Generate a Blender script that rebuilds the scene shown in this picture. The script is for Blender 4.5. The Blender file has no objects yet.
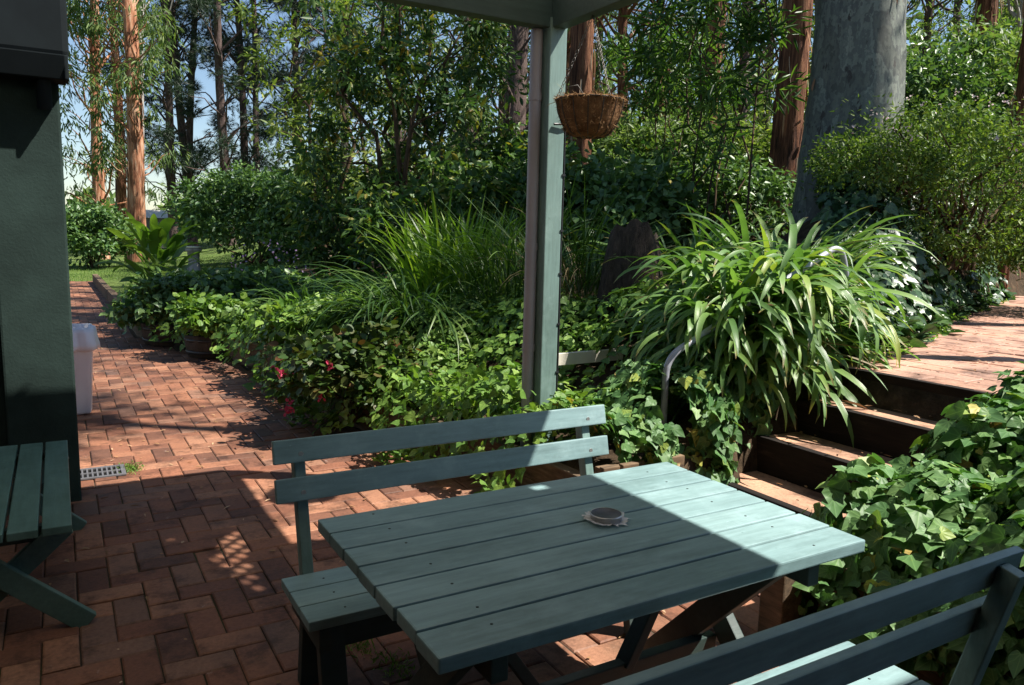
import bpy, bmesh, math, random
import numpy as np
from mathutils import Vector, Matrix

random.seed(11)
rng = np.random.default_rng(11)
C = bpy.context.scene.collection
ORG = {}          # object name -> world position of its local origin

# ------------------------------------------------------------------ camera frame
R = np.array([[0.86411218, 0.04998451, -0.50081103],
              [-0.50273405, 0.13286629, -0.8541692],
              [0.02384567, 0.98987277, 0.1399403]])
F, CX, CY, EYE = 775.0, 512.0, 342.5, 1.6
FWD = np.array([0.50581, 0.86264])
SUN = np.array([0.60, -0.40, 1.0])

def bearing(px, d, py=235):
    """ground position (x, y) seen in column px at forward distance d"""
    v = R @ np.array([px - CX, CY - py, -F])
    t = d / (v[0] * FWD[0] + v[1] * FWD[1])
    return float(v[0] * t), float(v[1] * t)

def at(px, py, d):
    v = R @ np.array([px - CX, CY - py, -F])
    t = d / (v[0] * FWD[0] + v[1] * FWD[1])
    return np.array([v[0] * t, v[1] * t, EYE + v[2] * t])

# ------------------------------------------------------------------ terrain
EDGE = [(-50, 2.45), (3.2, 2.45), (4.0, 2.40), (5.2, 2.2), (6.3, 1.98), (8.9, 1.92), (10.4, 1.62), (11.4, 1.12), (12.2, .95), (15.8, 0.95), (26, 0.85), (80, 0.85)]
EY = np.array([e[0] for e in EDGE]); EX = np.array([e[1] for e in EDGE])
PATH = np.array([(4.38, 2.5), (5.2, 2.62), (6.6, 3.15), (8.6, 4.05), (12.0, 5.4), (18, 7.4), (30, 11)])
PZ = 0.79

def sm(x, a, b):
    t = np.clip((x - a) / (b - a), 0, 1)
    return t * t * (3 - 2 * t)

def path_dist(x, y):
    d = np.full(np.shape(x), 1e9)
    for a, b in zip(PATH[:-1], PATH[1:]):
        ab = b - a
        t = np.clip(((x - a[0]) * ab[0] + (y - a[1]) * ab[1]) / (ab @ ab), 0, 1)
        d = np.minimum(d, np.hypot(x - a[0] - t * ab[0], y - a[1] - t * ab[1]))
    return d

def height(x, y):
    x = np.asarray(x, float); y = np.asarray(y, float)
    e = x - np.interp(y, EY, EX)
    rise = 0.1 * np.clip(e, 0, 26) * (1 - .55 * sm(y, 7, 12) * (1 - sm(x, 4, 9))) + 0.03 * np.clip(e - 26, 0, 60)
    step = 0.27 * (1 - sm(y, 12.5, 15)) * sm(e, 0.0, 0.12)
    mound = 0.34 * sm(e, 0.4, 2.1) * (1 - sm(y, 7, 15))
    h = rise + step + mound
    # garden to the right of the steps
    hr = 0.36 * sm(x, 2.62, 2.78) + 0.42 * sm(x, 2.7, 4.6) + 0.08 * np.clip(x - 4.6, 0, 30)
    k = sm(-y, -2.55, -2.0)
    h = h * (1 - k) + hr * k
    # upper brick path and the steps are cut in
    pd = path_dist(x, y)
    w = (1 - sm(pd, 0.72, 1.25)) * sm(x, 4.2, 4.4)
    h = h * (1 - w) + (PZ - 0.05) * w
    ab = y - np.interp(x, PATH[:, 0], PATH[:, 1])
    h = h + 0.75 * sm(pd, .80, 1.7) * (1 - sm(pd, 2.0, 3.6)) * sm(ab, .2, .8) * sm(x, 5.8, 7.6)
    steps = (x > 2.4) & (x < 4.36) & (y > 2.12) & (y < np.where(x > 3.42, 3.27, 3.14))
    h = np.where(steps, np.interp(x, [2.4, 3.4, 3.5, 4.4], [-0.05, -0.05, -0.02, 0.5]), h)
    return np.where(e < 0, -0.06 * (1 - sm(y, 24, 26)), h)

def hz(x, y):
    return float(height(np.array([x]), np.array([y]))[0])

# ------------------------------------------------------------------ materials
def new_mat(name):
    m = bpy.data.materials.new(name); m.use_nodes = True
    nt = m.node_tree; nt.nodes.clear()
    out = nt.nodes.new('ShaderNodeOutputMaterial')
    b = nt.nodes.new('ShaderNodeBsdfPrincipled')
    nt.links.new(b.outputs[0], out.inputs[0])
    return m, nt, b, out

def N(nt, t, **kw):
    n = nt.nodes.new(t)
    for k, v in kw.items():
        if k in n.inputs: n.inputs[k].default_value = v
        else: setattr(n, k, v)
    return n

def ramp(nt, src, stops):
    r = nt.nodes.new('ShaderNodeValToRGB')
    el = r.color_ramp.elements
    while len(el) < len(stops): el.new(0.5)
    for e, (p, c) in zip(el, stops):
        e.position = p; e.color = (*c, 1)
    nt.links.new(src, r.inputs[0])
    return r

def coords(nt, scale=(1, 1, 1), kind='Object'):
    tc = nt.nodes.new('ShaderNodeTexCoord')
    mp = nt.nodes.new('ShaderNodeMapping')
    mp.inputs['Scale'].default_value = scale
    nt.links.new(tc.outputs[kind], mp.inputs[0])
    return mp.outputs[0]

def noise(nt, vec, scale=5, detail=4, rough=0.6):
    n = N(nt, 'ShaderNodeTexNoise', Scale=scale, Detail=detail, Roughness=rough)
    nt.links.new(vec, n.inputs['Vector'])
    return n.outputs['Fac']

def mixc(nt, fac, a, b, mode='MIX'):
    m = nt.nodes.new('ShaderNodeMix'); m.data_type = 'RGBA'; m.blend_type = mode
    for sock, v in ((m.inputs[0], fac), (m.inputs[6], a), (m.inputs[7], b)):
        if isinstance(v, (int, float)): sock.default_value = v
        elif isinstance(v, tuple): sock.default_value = (*v, 1)
        else: nt.links.new(v, sock)
    return m.outputs[2]

def bump(nt, b, h, strength=0.3, dist=0.01):
    n = N(nt, 'ShaderNodeBump', Strength=strength, Distance=dist)
    nt.links.new(h, n.inputs['Height']); nt.links.new(n.outputs[0], b.inputs['Normal'])

def leaf_mat(name, stops, rough=0.45, trans=0.35, tcol=(1.35, 1.5, 0.6), spec=0.4, kind=None):
    m, nt, b, out = new_mat(name)
    g = nt.nodes.new('ShaderNodeNewGeometry')
    col = ramp(nt, g.outputs['Random Per Island'], stops).outputs[0]
    v = noise(nt, coords(nt), 1.3, 2)
    vr = ramp(nt, v, [(0.3, (0.75, 0.8, 0.7)), (0.7, (1.15, 1.1, 1.1))])
    col = mixc(nt, 1.0, col, vr.outputs[0], 'MULTIPLY')
    if kind:
        uvn = nt.nodes.new('ShaderNodeUVMap'); sp = nt.nodes.new('ShaderNodeSeparateXYZ'); nt.links.new(uvn.outputs[0], sp.inputs[0])
        def mth(op, a, b_=None):
            n_ = nt.nodes.new('ShaderNodeMath'); n_.operation = op
            for k_, q in enumerate((a, b_)):
                if q is None: continue
                if isinstance(q, (int, float)): n_.inputs[k_].default_value = q
                else: nt.links.new(q, n_.inputs[k_])
            return n_.outputs[0]
        if kind == 'vein':
            ang = mth('ARCTAN2', sp.outputs[1], mth('ADD', sp.outputs[0], 0.02))
            rr_ = mth('SQRT', mth('ADD', mth('MULTIPLY', sp.outputs[0], sp.outputs[0]), mth('MULTIPLY', sp.outputs[1], sp.outputs[1])))
            dv = mth('MULTIPLY', mth('PINGPONG', ang, 0.33), rr_)
            vm = ramp(nt, dv, [(0.0, (.75, .75, .75)), (0.03, (0, 0, 0))]).outputs[0]
            col = mixc(nt, vm, col, mixc(nt, 1.0, col, (1.9, 1.7, 1.7), 'MULTIPLY'))
            blot = ramp(nt, noise(nt, coords(nt), 34, 3, .6), [(.66, (0, 0, 0)), (.74, (.55, .55, .55))]).outputs[0]
            col = mixc(nt, blot, col, mixc(nt, 1.0, col, (1.5, 1.05, .5), 'MULTIPLY'))
            bump(nt, b, dv, 0.35, 0.02)
        else:
            ln_ = mth('SINE', mth('MULTIPLY', sp.outputs[1], 21.0))
            st_ = ramp(nt, ln_, [(0.0, (.84, .86, .84)), (1.0, (1.08, 1.06, 1.06))]).outputs[0]
            col = mixc(nt, 1.0, col, st_, 'MULTIPLY')
            tipm = mth('MULTIPLY', mth('SMOOTH_MIN', mth('MULTIPLY', mth('MAXIMUM', mth('SUBTRACT', sp.outputs[0], 0.86), 0.0), 8.0), 1.0), mth('GREATER_THAN', mth('FRACT', mth('MULTIPLY', g.outputs['Random Per Island'], 7.3)), 0.5))
            col = mixc(nt, tipm, col, (0.28, 0.20, 0.08))
            bump(nt, b, ln_, 0.25, 0.004)
    nt.links.new(col, b.inputs['Base Color'])
    b.inputs['Roughness'].default_value = rough
    b.inputs['Specular IOR Level'].default_value = spec
    t = nt.nodes.new('ShaderNodeBsdfTranslucent')
    tc = mixc(nt, 1.0, col, tcol, 'MULTIPLY')
    nt.links.new(tc, t.inputs[0])
    mx = nt.nodes.new('ShaderNodeMixShader'); mx.inputs[0].default_value = trans
    nt.links.new(b.outputs[0], mx.inputs[1]); nt.links.new(t.outputs[0], mx.inputs[2])
    nt.links.new(mx.outputs[0], out.inputs[0])
    return m

def plain(name, col, rough=0.5, metal=0.0, var=0.15, scale=6, bmp=0.1, bscale=60, spec=0.5):
    m, nt, b, out = new_mat(name)
    n = noise(nt, coords(nt), scale, 5)
    c = ramp(nt, n, [(0.3, tuple(k * (1 - var) for k in col)), (0.7, tuple(min(1, k * (1 + var)) for k in col))])
    nt.links.new(c.outputs[0], b.inputs['Base Color'])
    b.inputs['Roughness'].default_value = rough; b.inputs['Metallic'].default_value = metal
    b.inputs['Specular IOR Level'].default_value = spec
    if bmp: bump(nt, b, noise(nt, coords(nt), bscale, 4), bmp, 0.004)
    return m

def painted_wood(name, col, along='x', rough=0.38, wear=0.5):
    m, nt, b, out = new_mat(name)
    s = {'x': (1.2, 14, 14), 'y': (14, 1.2, 14), 'z': (14, 14, 1.2)}[along]
    v = coords(nt, s)
    n1 = noise(nt, v, 4.0, 6, 0.65)
    g = nt.nodes.new('ShaderNodeNewGeometry')
    c = ramp(nt, n1, [(0.3, tuple(k * 0.82 for k in col)), (0.7, tuple(k * 1.12 for k in col))]).outputs[0]
    isl = ramp(nt, g.outputs['Random Per Island'], [(0, (0.86, 0.88, 0.88)), (1, (1.1, 1.08, 1.06))]).outputs[0]
    c = mixc(nt, 1.0, c, isl, 'MULTIPLY')
    # sun-bleached, chalky and dusty patches
    n2 = noise(nt, coords(nt, (1, 1, 1)), 5, 6, 0.7)
    msk = ramp(nt, n2, [(0.52, (0, 0, 0)), (0.72, (wear, wear, wear))]).outputs[0]
    c = mixc(nt, msk, c, tuple(min(1, k * 1.25 + 0.05) for k in col))
    n4 = noise(nt, coords(nt, tuple(0.35 + k_ * .06 for k_ in s)), 3.2, 7, 0.75)
    grime = ramp(nt, n4, [(0.34, (0.72, 0.74, 0.72)), (0.5, (1, 1, 1)), (0.66, (1.12, 1.1, 1.1))]).outputs[0]
    c = mixc(nt, 1.0, c, grime, 'MULTIPLY')
    n3 = noise(nt, coords(nt, (1, 1, 1)), 46, 3, 0.6)
    spk = ramp(nt, n3, [(0.70, (0, 0, 0)), (0.76, (0.6, 0.6, 0.6))]).outputs[0]
    c = mixc(nt, spk, c, tuple(k * 0.55 for k in col))
    n5 = noise(nt, coords(nt, tuple(3 + k_ * 1.1 for k_ in s)), 5.0, 4, 0.7)
    flk = ramp(nt, n5, [(0.70, (0, 0, 0)), (0.73, (wear, wear, wear))]).outputs[0]
    c = mixc(nt, flk, c, tuple(min(1, k * 1.5 + 0.12) for k in col))
    nt.links.new(c, b.inputs['Base Color'])
    rr = ramp(nt, n2, [(0.3, (rough * 0.8,) * 3), (0.75, (rough * 1.5,) * 3)])
    nt.links.new(rr.outputs[0], b.inputs['Roughness'])
    bump(nt, b, n1, 0.22, 0.004)
    return m

def bark_mat(name, stops, vs=(7, 7, 0.8), sc=3, strength=0.8, dist=0.03, rough=0.9):
    m, nt, b, out = new_mat(name)
    n1 = noise(nt, coords(nt, vs), sc, 7, 0.7)
    n2 = noise(nt, coords(nt, (1, 1, 0.5)), 1.7, 3)
    mx = nt.nodes.new('ShaderNodeMath'); mx.operation = 'ADD'
    ms = nt.nodes.new('ShaderNodeMath'); ms.operation = 'MULTIPLY_ADD'
    nt.links.new(n2, ms.inputs[0]); ms.inputs[1].default_value = 0.5; ms.inputs[2].default_value = -0.25
    nt.links.new(n1, mx.inputs[0]); nt.links.new(ms.outputs[0], mx.inputs[1])
    c = ramp(nt, mx.outputs[0], stops)
    nt.links.new(c.outputs[0], b.inputs['Base Color'])
    b.inputs['Roughness'].default_value = rough; b.inputs['Specular IOR Level'].default_value = 0.2
    bump(nt, b, n1, strength, dist)
    return m

GREEN = (0.195, 0.30, 0.312)
M = {}
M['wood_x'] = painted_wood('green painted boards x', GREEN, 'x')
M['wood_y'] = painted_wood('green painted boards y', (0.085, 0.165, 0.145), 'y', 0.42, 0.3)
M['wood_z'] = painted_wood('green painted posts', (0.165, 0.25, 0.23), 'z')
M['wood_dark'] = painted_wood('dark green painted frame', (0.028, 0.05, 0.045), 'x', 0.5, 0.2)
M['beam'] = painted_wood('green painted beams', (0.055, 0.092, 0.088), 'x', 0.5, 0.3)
M['render'] = plain('green rendered wall', (0.02, 0.035, 0.031), 0.85, 0, 0.4, 2.0, 0.45, 75, 0.15)
M['rear'] = plain('pale added light-blocking wall', (0.36, 0.33, 0.29), 0.85, 0, 0.12, 2.5, 0.3, 75, 0.3)  # paint of the added wall behind the camera
M['fascia'] = plain('dark fascia', (0.009, 0.013, 0.015), 0.8, 0, 0.2, 4, 0.05, 60, 0.12)
M['roof'] = plain('dark roof sheet', (0.05, 0.06, 0.06), 0.6, 0, 0.2, 3, 0.1, 40)
def roof_mat():
    m, nt, b, out = new_mat('fill light corrugated roofing')  # translucency added to brighten the shade under the roof
    n = noise(nt, coords(nt), 2.2, 5)
    b.inputs['Base Color'].default_value = (0.20, 0.21, 0.20, 1); b.inputs['Roughness'].default_value = 0.6
    t = nt.nodes.new('ShaderNodeBsdfTranslucent')
    nt.links.new(ramp(nt, n, [(.3, (.34, .31, .26)), (.7, (.50, .47, .40))]).outputs[0], t.inputs[0])
    mx = nt.nodes.new('ShaderNodeMixShader'); mx.inputs[0].default_value = 0.6
    nt.links.new(b.outputs[0], mx.inputs[1]); nt.links.new(t.outputs[0], mx.inputs[2]); nt.links.new(mx.outputs[0], out.inputs[0])
    return m
M['roofclear'] = roof_mat()
M['pipe'] = plain('mauve grey plastic pipe', (0.29, 0.265, 0.285), 0.45, 0, 0.08, 3, 0.02, 40)
M['steel'] = plain('galvanised steel', (0.34, 0.35, 0.40), 0.55, 0.3, 0.22, 14, 0.05, 90)
M['chain'] = plain('dull chain', (0.12, 0.11, 0.10), 0.5, 0.5, 0.2, 14, 0, 60)
M['bolt'] = plain('zinc bolt', (0.55, 0.55, 0.55), 0.4, 0.8, 0.1, 20, 0, 60)
M['nail'] = plain('dark nail heads', (0.03, 0.045, 0.045), 0.6, 0.3, 0.1, 20, 0, 60)
M['hose'] = plain('black poly hose', (0.012, 0.012, 0.014), 0.45, 0, 0.1, 8, 0, 60)
M['coir'] = plain('coir', (0.15, 0.08, 0.04), 0.95, 0, 0.45, 22, 1.0, 70, 0.1)
M['coir_strand'] = plain('coir strands', (0.33, 0.20, 0.10), 0.95, 0, 0.4, 22, 0, 70, 0.1)
M['wire'] = plain('dark wire', (0.05, 0.045, 0.04), 0.5, 0.6, 0.1, 10, 0, 60)
M['white_plastic'] = plain('white plastic', (0.74, 0.74, 0.80), 0.35, 0, 0.05, 3, 0.05, 25)
M['grate'] = plain('grey drain grate', (0.12, 0.12, 0.13), 0.6, 0.3, 0.2, 12, 0.1, 60)
M['black'] = plain('black painted shade', (0.008, 0.008, 0.008), 0.9, 0, 0.1, 5, 0, 60, 0.1)
M['tin'] = plain('dull metal tin', (0.5, 0.49, 0.48), 0.35, 0.8, 0.2, 25, 0.1, 80)
M['ash'] = plain('dark tin lid', (0.085, 0.09, 0.105), 0.5, 0.4, 0.4, 18, 0.2, 60)
M['cream'] = plain('cream board', (0.70, 0.66, 0.56), 0.6, 0, 0.12, 5, 0.1, 40)
M['dry'] = plain('dry leaf litter', (0.34, 0.20, 0.11), 0.85, 0, 0.45, 9, 0.1, 60, 0.2)
M['barrel'] = bark_mat('weathered barrel staves', [(0.25, (0.03, 0.021, 0.014)), (0.7, (0.095, 0.066, 0.045))], (9, 9, 1), 4, 0.4, 0.006)
M['sleeper'] = bark_mat('weathered hardwood sleeper', [(0.25, (0.035, 0.027, 0.02)), (0.55, (0.13, 0.09, 0.058)), (0.8, (0.25, 0.18, 0.12))], (9, 1.2, 9), 4, 0.5, 0.006)
M['sleeper_x'] = bark_mat('weathered hardwood sleeper x', [(0.25, (0.05, 0.037, 0.026)), (0.55, (0.17, 0.115, 0.07)), (0.8, (0.3, 0.21, 0.14))], (1.2, 9, 9), 4, 0.5, 0.006)
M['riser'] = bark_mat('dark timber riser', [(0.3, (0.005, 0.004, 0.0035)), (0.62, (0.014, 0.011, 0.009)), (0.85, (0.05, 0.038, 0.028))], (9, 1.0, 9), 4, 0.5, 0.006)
M['stump'] = bark_mat('old stump wood', [(0.3, (0.02, 0.015, 0.012)), (0.6, (0.075, 0.055, 0.043)), (0.85, (0.19, 0.13, 0.095))], (5, 5, 1.5), 4, 0.9, 0.03)
M['string'] = bark_mat('stringy red bark', [(0.3, (0.028, 0.014, 0.010)), (0.5, (0.14, 0.058, 0.032)), (0.66, (0.30, 0.145, 0.075)), (0.85, (0.42, 0.26, 0.16))], (8, 8, 0.55), 3, 1.0, 0.05)
M['orange'] = bark_mat('peeling orange bark', [(0.30, (0.05, 0.028, 0.02)), (0.42, (0.22, 0.085, 0.045)), (0.52, (0.36, 0.165, 0.09)), (0.62, (0.48, 0.29, 0.19)), (0.74, (0.40, 0.34, 0.28)), (0.85, (0.16, 0.10, 0.07))], (5, 5, 0.55), 2.2, 0.9, 0.05)
M['pinebark'] = bark_mat('dark pine bark', [(0.3, (0.03, 0.022, 0.02)), (0.6, (0.13, 0.092, 0.082)), (0.85, (0.25, 0.18, 0.16))], (6, 6, 1.2), 4, 0.9, 0.04)
M['greybark'] = bark_mat('smooth grey bark', [(0.3, (0.16, 0.14, 0.13)), (0.6, (0.36, 0.34, 0.32)), (0.85, (0.5, 0.48, 0.46))], (2, 2, 0.5), 2, 0.3, 0.02)
M['stem'] = plain('brown stems', (0.075, 0.05, 0.03), 0.9, 0, 0.3, 9, 0.2, 50, 0.15)
M['greenstem'] = plain('green stems', (0.10, 0.16, 0.05), 0.6, 0, 0.3, 9, 0, 50, 0.3)

def gum_bark():
    m, nt, b, out = new_mat('spotted gum bark')
    v = coords(nt, (1, 1, 0.6))
    n = noise(nt, v, 2.6, 5, 0.62)
    c1 = ramp(nt, n, [(0.0, (0.17, 0.17, 0.165)), (0.40, (0.25, 0.25, 0.235)), (0.455, (0.20, 0.20, 0.20)), (0.50, (0.33, 0.34, 0.32)), (0.545, (0.24, 0.245, 0.245)), (0.60, (0.38, 0.385, 0.36)), (0.66, (0.27, 0.27, 0.265))]).outputs[0]
    nt.nodes[c1.node.name].color_ramp.interpolation = 'CONSTANT'
    n2 = noise(nt, coords(nt, (1, 1, 0.45)), 6.5, 4, 0.6)
    spot = ramp(nt, n2, [(0.63, (0, 0, 0)), (0.655, (1, 1, 1))]).outputs[0]
    c1 = mixc(nt, 1.0, c1, (0.48, 0.52, 0.47), 'MULTIPLY')
    lng = ramp(nt, noise(nt, coords(nt, (3, 3, 0.18)), 3.0, 5, .65), [(.35, (.7, .7, .72)), (.6, (1.1, 1.1, 1.08))]).outputs[0]
    c1 = mixc(nt, 1.0, c1, lng, 'MULTIPLY')
    c = mixc(nt, spot, c1, (0.05, 0.046, 0.042))
    n3 = noise(nt, coords(nt), 30, 5, 0.7)
    f = ramp(nt, n3, [(0.2, (0.8, 0.8, 0.8)), (0.8, (1.15, 1.15, 1.15))]).outputs[0]
    c = mixc(nt, 1.0, c, f, 'MULTIPLY')
    nt.links.new(c, b.inputs['Base Color']); b.inputs['Roughness'].default_value = 0.75
    b.inputs['Specular IOR Level'].default_value = 0.25
    bump(nt, b, n, 0.5, 0.03)
    return m
M['gum'] = gum_bark()

def brick_mat(name, stops, moss=0.25):
    m, nt, b, out = new_mat(name)
    g = nt.nodes.new('ShaderNodeNewGeometry')
    c = ramp(nt, g.outputs['Random Per Island'], stops).outputs[0]
    n = noise(nt, coords(nt), 1.1, 5, 0.6)
    st = ramp(nt, n, [(0.3, (0.5, 0.5, 0.52)), (0.52, (1, 1, 1)), (0.75, (1.3, 1.22, 1.15))]).outputs[0]
    c = mixc(nt, 1.0, c, st, 'MULTIPLY')
    f = ramp(nt, noise(nt, coords(nt), 55, 5, 0.75), [(0.25, (0.66, 0.66, 0.66)), (0.75, (1.28, 1.28, 1.28))]).outputs[0]
    c = mixc(nt, 1.0, c, f, 'MULTIPLY')
    dk = ramp(nt, noise(nt, coords(nt), 4.6, 6, 0.72), [(0.36, (0.45, 0.44, 0.44)), (0.5, (1, 1, 1))]).outputs[0]
    c = mixc(nt, 1.0, c, dk, 'MULTIPLY')
    ms = ramp(nt, noise(nt, coords(nt), 3.1, 6, 0.7), [(0.58, (0, 0, 0)), (0.75, (moss,) * 3)]).outputs[0]
    c = mixc(nt, ms, c, (0.11, 0.10, 0.055))
    ef = ramp(nt, noise(nt, coords(nt), 7.3, 6, 0.75), [(0.64, (0, 0, 0)), (0.74, (0.45, 0.45, 0.45))]).outputs[0]
    c = mixc(nt, ef, c, (0.5, 0.44, 0.40))
    nt.links.new(c, b.inputs['Base Color'])
    rr = ramp(nt, n, [(0.3, (0.55,) * 3), (0.7, (0.85,) * 3)])
    nt.links.new(rr.outputs[0], b.inputs['Roughness']); b.inputs['Specular IOR Level'].default_value = 0.35
    bump(nt, b, noise(nt, coords(nt), 70, 5, 0.7), 0.5, 0.004)
    return m
M['brick'] = brick_mat('red clay pavers', [(0, (0.11, 0.052, 0.034)), (0.25, (0.19, 0.078, 0.045)), (0.55, (0.245, 0.106, 0.059)), (0.85, (0.30, 0.145, 0.085)), (1, (0.16, 0.088, 0.062))])
M['brick_step'] = brick_mat('crushed orange step treads', [(0, (0.44, 0.25, 0.16)), (1, (0.50, 0.29, 0.19))], 0.35)
M['brick_path'] = brick_mat('faded pink pavers', [(0, (0.36, 0.20, 0.14)), (0.5, (0.45, 0.265, 0.195)), (1, (0.40, 0.22, 0.15))], 0.35)

def soil():
    m, nt, b, out = new_mat('garden soil and leaf litter')
    n = noise(nt, coords(nt), 9, 8, 0.75)
    c = ramp(nt, n, [(0.3, (0.02, 0.014, 0.009)), (0.55, (0.065, 0.045, 0.028)), (0.75, (0.14, 0.095, 0.055))]).outputs[0]
    nt.links.new(c, b.inputs['Base Color']); b.inputs['Roughness'].default_value = 0.95
    b.inputs['Specular IOR Level'].default_value = 0.1
    bump(nt, b, n, 1.0, 0.03)
    return m
M['soil'] = soil()
def lawn():
    m, nt, b, out = new_mat('mown lawn')
    n = noise(nt, coords(nt), 0.6, 6, 0.6); n2 = noise(nt, coords(nt), 60, 4, 0.7)
    c = ramp(nt, n, [(0.3, (0.075, 0.125, 0.028)), (0.7, (0.15, 0.205, 0.055))]).outputs[0]
    f = ramp(nt, n2, [(0.25, (0.5, 0.5, 0.5)), (0.75, (1.4, 1.4, 1.4))]).outputs[0]
    c = mixc(nt, 1.0, c, f, 'MULTIPLY')
    nt.links.new(c, b.inputs['Base Color']); b.inputs['Roughness'].default_value = 0.9
    b.inputs['Specular IOR Level'].default_value = 0.15
    bump(nt, b, n2, 1.0, 0.05)
    return m
M['lawn'] = lawn()

L = {}
L['ivy'] = leaf_mat('ivy leaves', [(0, (0.055, 0.135, 0.045)), (0.5, (0.09, 0.185, 0.062)), (0.9, (0.125, 0.225, 0.075)), (0.965, (0.22, 0.30, 0.06)), (0.985, (0.34, 0.30, 0.06)), (1, (0.25, 0.15, 0.06))], 0.5, 0.2, (1.3, 1.6, 0.6), spec=0.28, kind='vein')
L['ivydark'] = leaf_mat('dark ivy leaves', [(0, (0.025, 0.065, 0.028)), (0.6, (0.042, 0.095, 0.04)), (1, (0.085, 0.16, 0.06))], 0.40, 0.2, spec=0.5, kind='vein')
L['cover'] = leaf_mat('soft ground cover leaves', [(0, (0.07, 0.15, 0.03)), (0.5, (0.115, 0.215, 0.042)), (1, (0.19, 0.29, 0.06))], 0.45, 0.28, spec=0.3, kind='vein')
L['strap'] = leaf_mat('strap leaves', [(0, (0.085, 0.18, 0.055)), (0.5, (0.145, 0.265, 0.08)), (0.9, (0.20, 0.33, 0.09)), (1, (0.32, 0.40, 0.08))], 0.40, 0.3, spec=0.5, kind='strap')
L['iris'] = leaf_mat('iris sword leaves', [(0, (0.09, 0.18, 0.025)), (0.5, (0.16, 0.28, 0.035)), (1, (0.27, 0.38, 0.05))], 0.42, 0.42)
L['grass'] = leaf_mat('arching grass leaves', [(0, (0.035, 0.085, 0.02)), (0.6, (0.06, 0.125, 0.028)), (1, (0.11, 0.175, 0.04))], 0.42, 0.3)
L['dryblade'] = leaf_mat('straw blades', [(0, (0.13, 0.10, 0.05)), (0.5, (0.22, 0.16, 0.075)), (1, (0.07, 0.10, 0.03))], 0.6, 0.25, (1, 1, 1))
L['dark'] = leaf_mat('dark broad leaves', [(0, (0.028, 0.07, 0.022)), (0.6, (0.062, 0.125, 0.035)), (0.9, (0.13, 0.20, 0.045)), (1, (0.24, 0.2, 0.03))], 0.44, 0.3, spec=0.28)
L['yellow'] = leaf_mat('yellowing leaves', [(0, (0.30, 0.20, 0.03)), (0.6, (0.26, 0.24, 0.04)), (1, (0.15, 0.2, 0.04))], 0.45, 0.4)
L['bush'] = leaf_mat('fresh bush leaves', [(0, (0.055, 0.12, 0.042)), (0.5, (0.09, 0.17, 0.058)), (1, (0.14, 0.225, 0.07))], 0.42, 0.25)
L['gum'] = leaf_mat('grey green gum leaves', [(0, (0.05, 0.10, 0.036)), (0.5, (0.10, 0.165, 0.055)), (1, (0.19, 0.25, 0.085))], 0.48, 0.35, spec=0.22)
L['gumlight'] = leaf_mat('olive gum leaves', [(0, (0.08, 0.14, 0.035)), (0.5, (0.15, 0.215, 0.055)), (1, (0.27, 0.31, 0.08))], 0.48, 0.4, spec=0.22)
L['pine'] = leaf_mat('dark pine needles', [(0, (0.012, 0.03, 0.018)), (0.6, (0.022, 0.048, 0.026)), (1, (0.04, 0.07, 0.032))], 0.5, 0.15)
L['willow'] = leaf_mat('narrow willow leaves', [(0, (0.028, 0.075, 0.016)), (0.5, (0.05, 0.115, 0.022)), (1, (0.13, 0.22, 0.045))], 0.42, 0.32, spec=0.3)
L['small'] = leaf_mat('small shrub leaves', [(0, (0.055, 0.105, 0.025)), (0.5, (0.10, 0.17, 0.036)), (1, (0.21, 0.275, 0.055))], 0.5, 0.3, spec=0.2)
L['canna'] = leaf_mat('broad canna leaves', [(0, (0.09, 0.18, 0.03)), (1, (0.18, 0.28, 0.05))], 0.4, 0.42)
L['bronze'] = leaf_mat('bronze begonia leaves', [(0, (0.03, 0.07, 0.018)), (0.6, (0.06, 0.10, 0.024)), (0.93, (0.08, 0.09, 0.025)), (1, (0.13, 0.05, 0.022))], 0.45, 0.25, spec=0.25)
L['fern'] = leaf_mat('feathery casuarina foliage', [(0, (0.045, 0.09, 0.025)), (0.5, (0.085, 0.145, 0.042)), (1, (0.16, 0.22, 0.06))], 0.5, 0.35, spec=0.2)
L['barkstrip'] = leaf_mat('peeling bark strips', [(0, (0.07, 0.035, 0.022)), (0.4, (0.17, 0.085, 0.05)), (0.7, (0.30, 0.17, 0.10)), (1, (0.34, 0.27, 0.20))], 0.85, 0.05, (1, 1, 1), spec=0.1)
L['red'] = leaf_mat('red petals', [(0, (0.42, 0.02, 0.06)), (1, (0.62, 0.07, 0.16))], 0.5, 0.3, (1, 1, 1))
L['pinkwhite'] = leaf_mat('pale pink petals', [(0, (0.62, 0.42, 0.48)), (1, (0.75, 0.66, 0.68))], 0.6, 0.3, (1, 1, 1))
L['mauve'] = leaf_mat('mauve petals', [(0, (0.22, 0.13, 0.32)), (1, (0.38, 0.26, 0.45))], 0.6, 0.3, (1, 1, 1))
L['dead'] = leaf_mat('fallen leaves', [(0, (0.22, 0.11, 0.05)), (0.6, (0.36, 0.2, 0.10)), (1, (0.5, 0.36, 0.24))], 0.7, 0.1, (1, 1, 1))

# ------------------------------------------------------------------ object helpers
def tag(o, label=None, cat=None, group=None, kind=None):
    if label: o['label'] = label
    if cat: o['category'] = cat
    if group: o['group'] = group
    if kind: o['kind'] = kind
    return o

def thing(name, label, cat, loc=(0, 0, 0), group=None, rz=0):
    o = bpy.data.objects.new(name, None); C.objects.link(o)
    o.location = loc; o.rotation_euler = (0, 0, rz); o.empty_display_size = 0.1
    ORG[o.name] = np.array(loc, float)
    return tag(o, label, cat, group)

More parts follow.
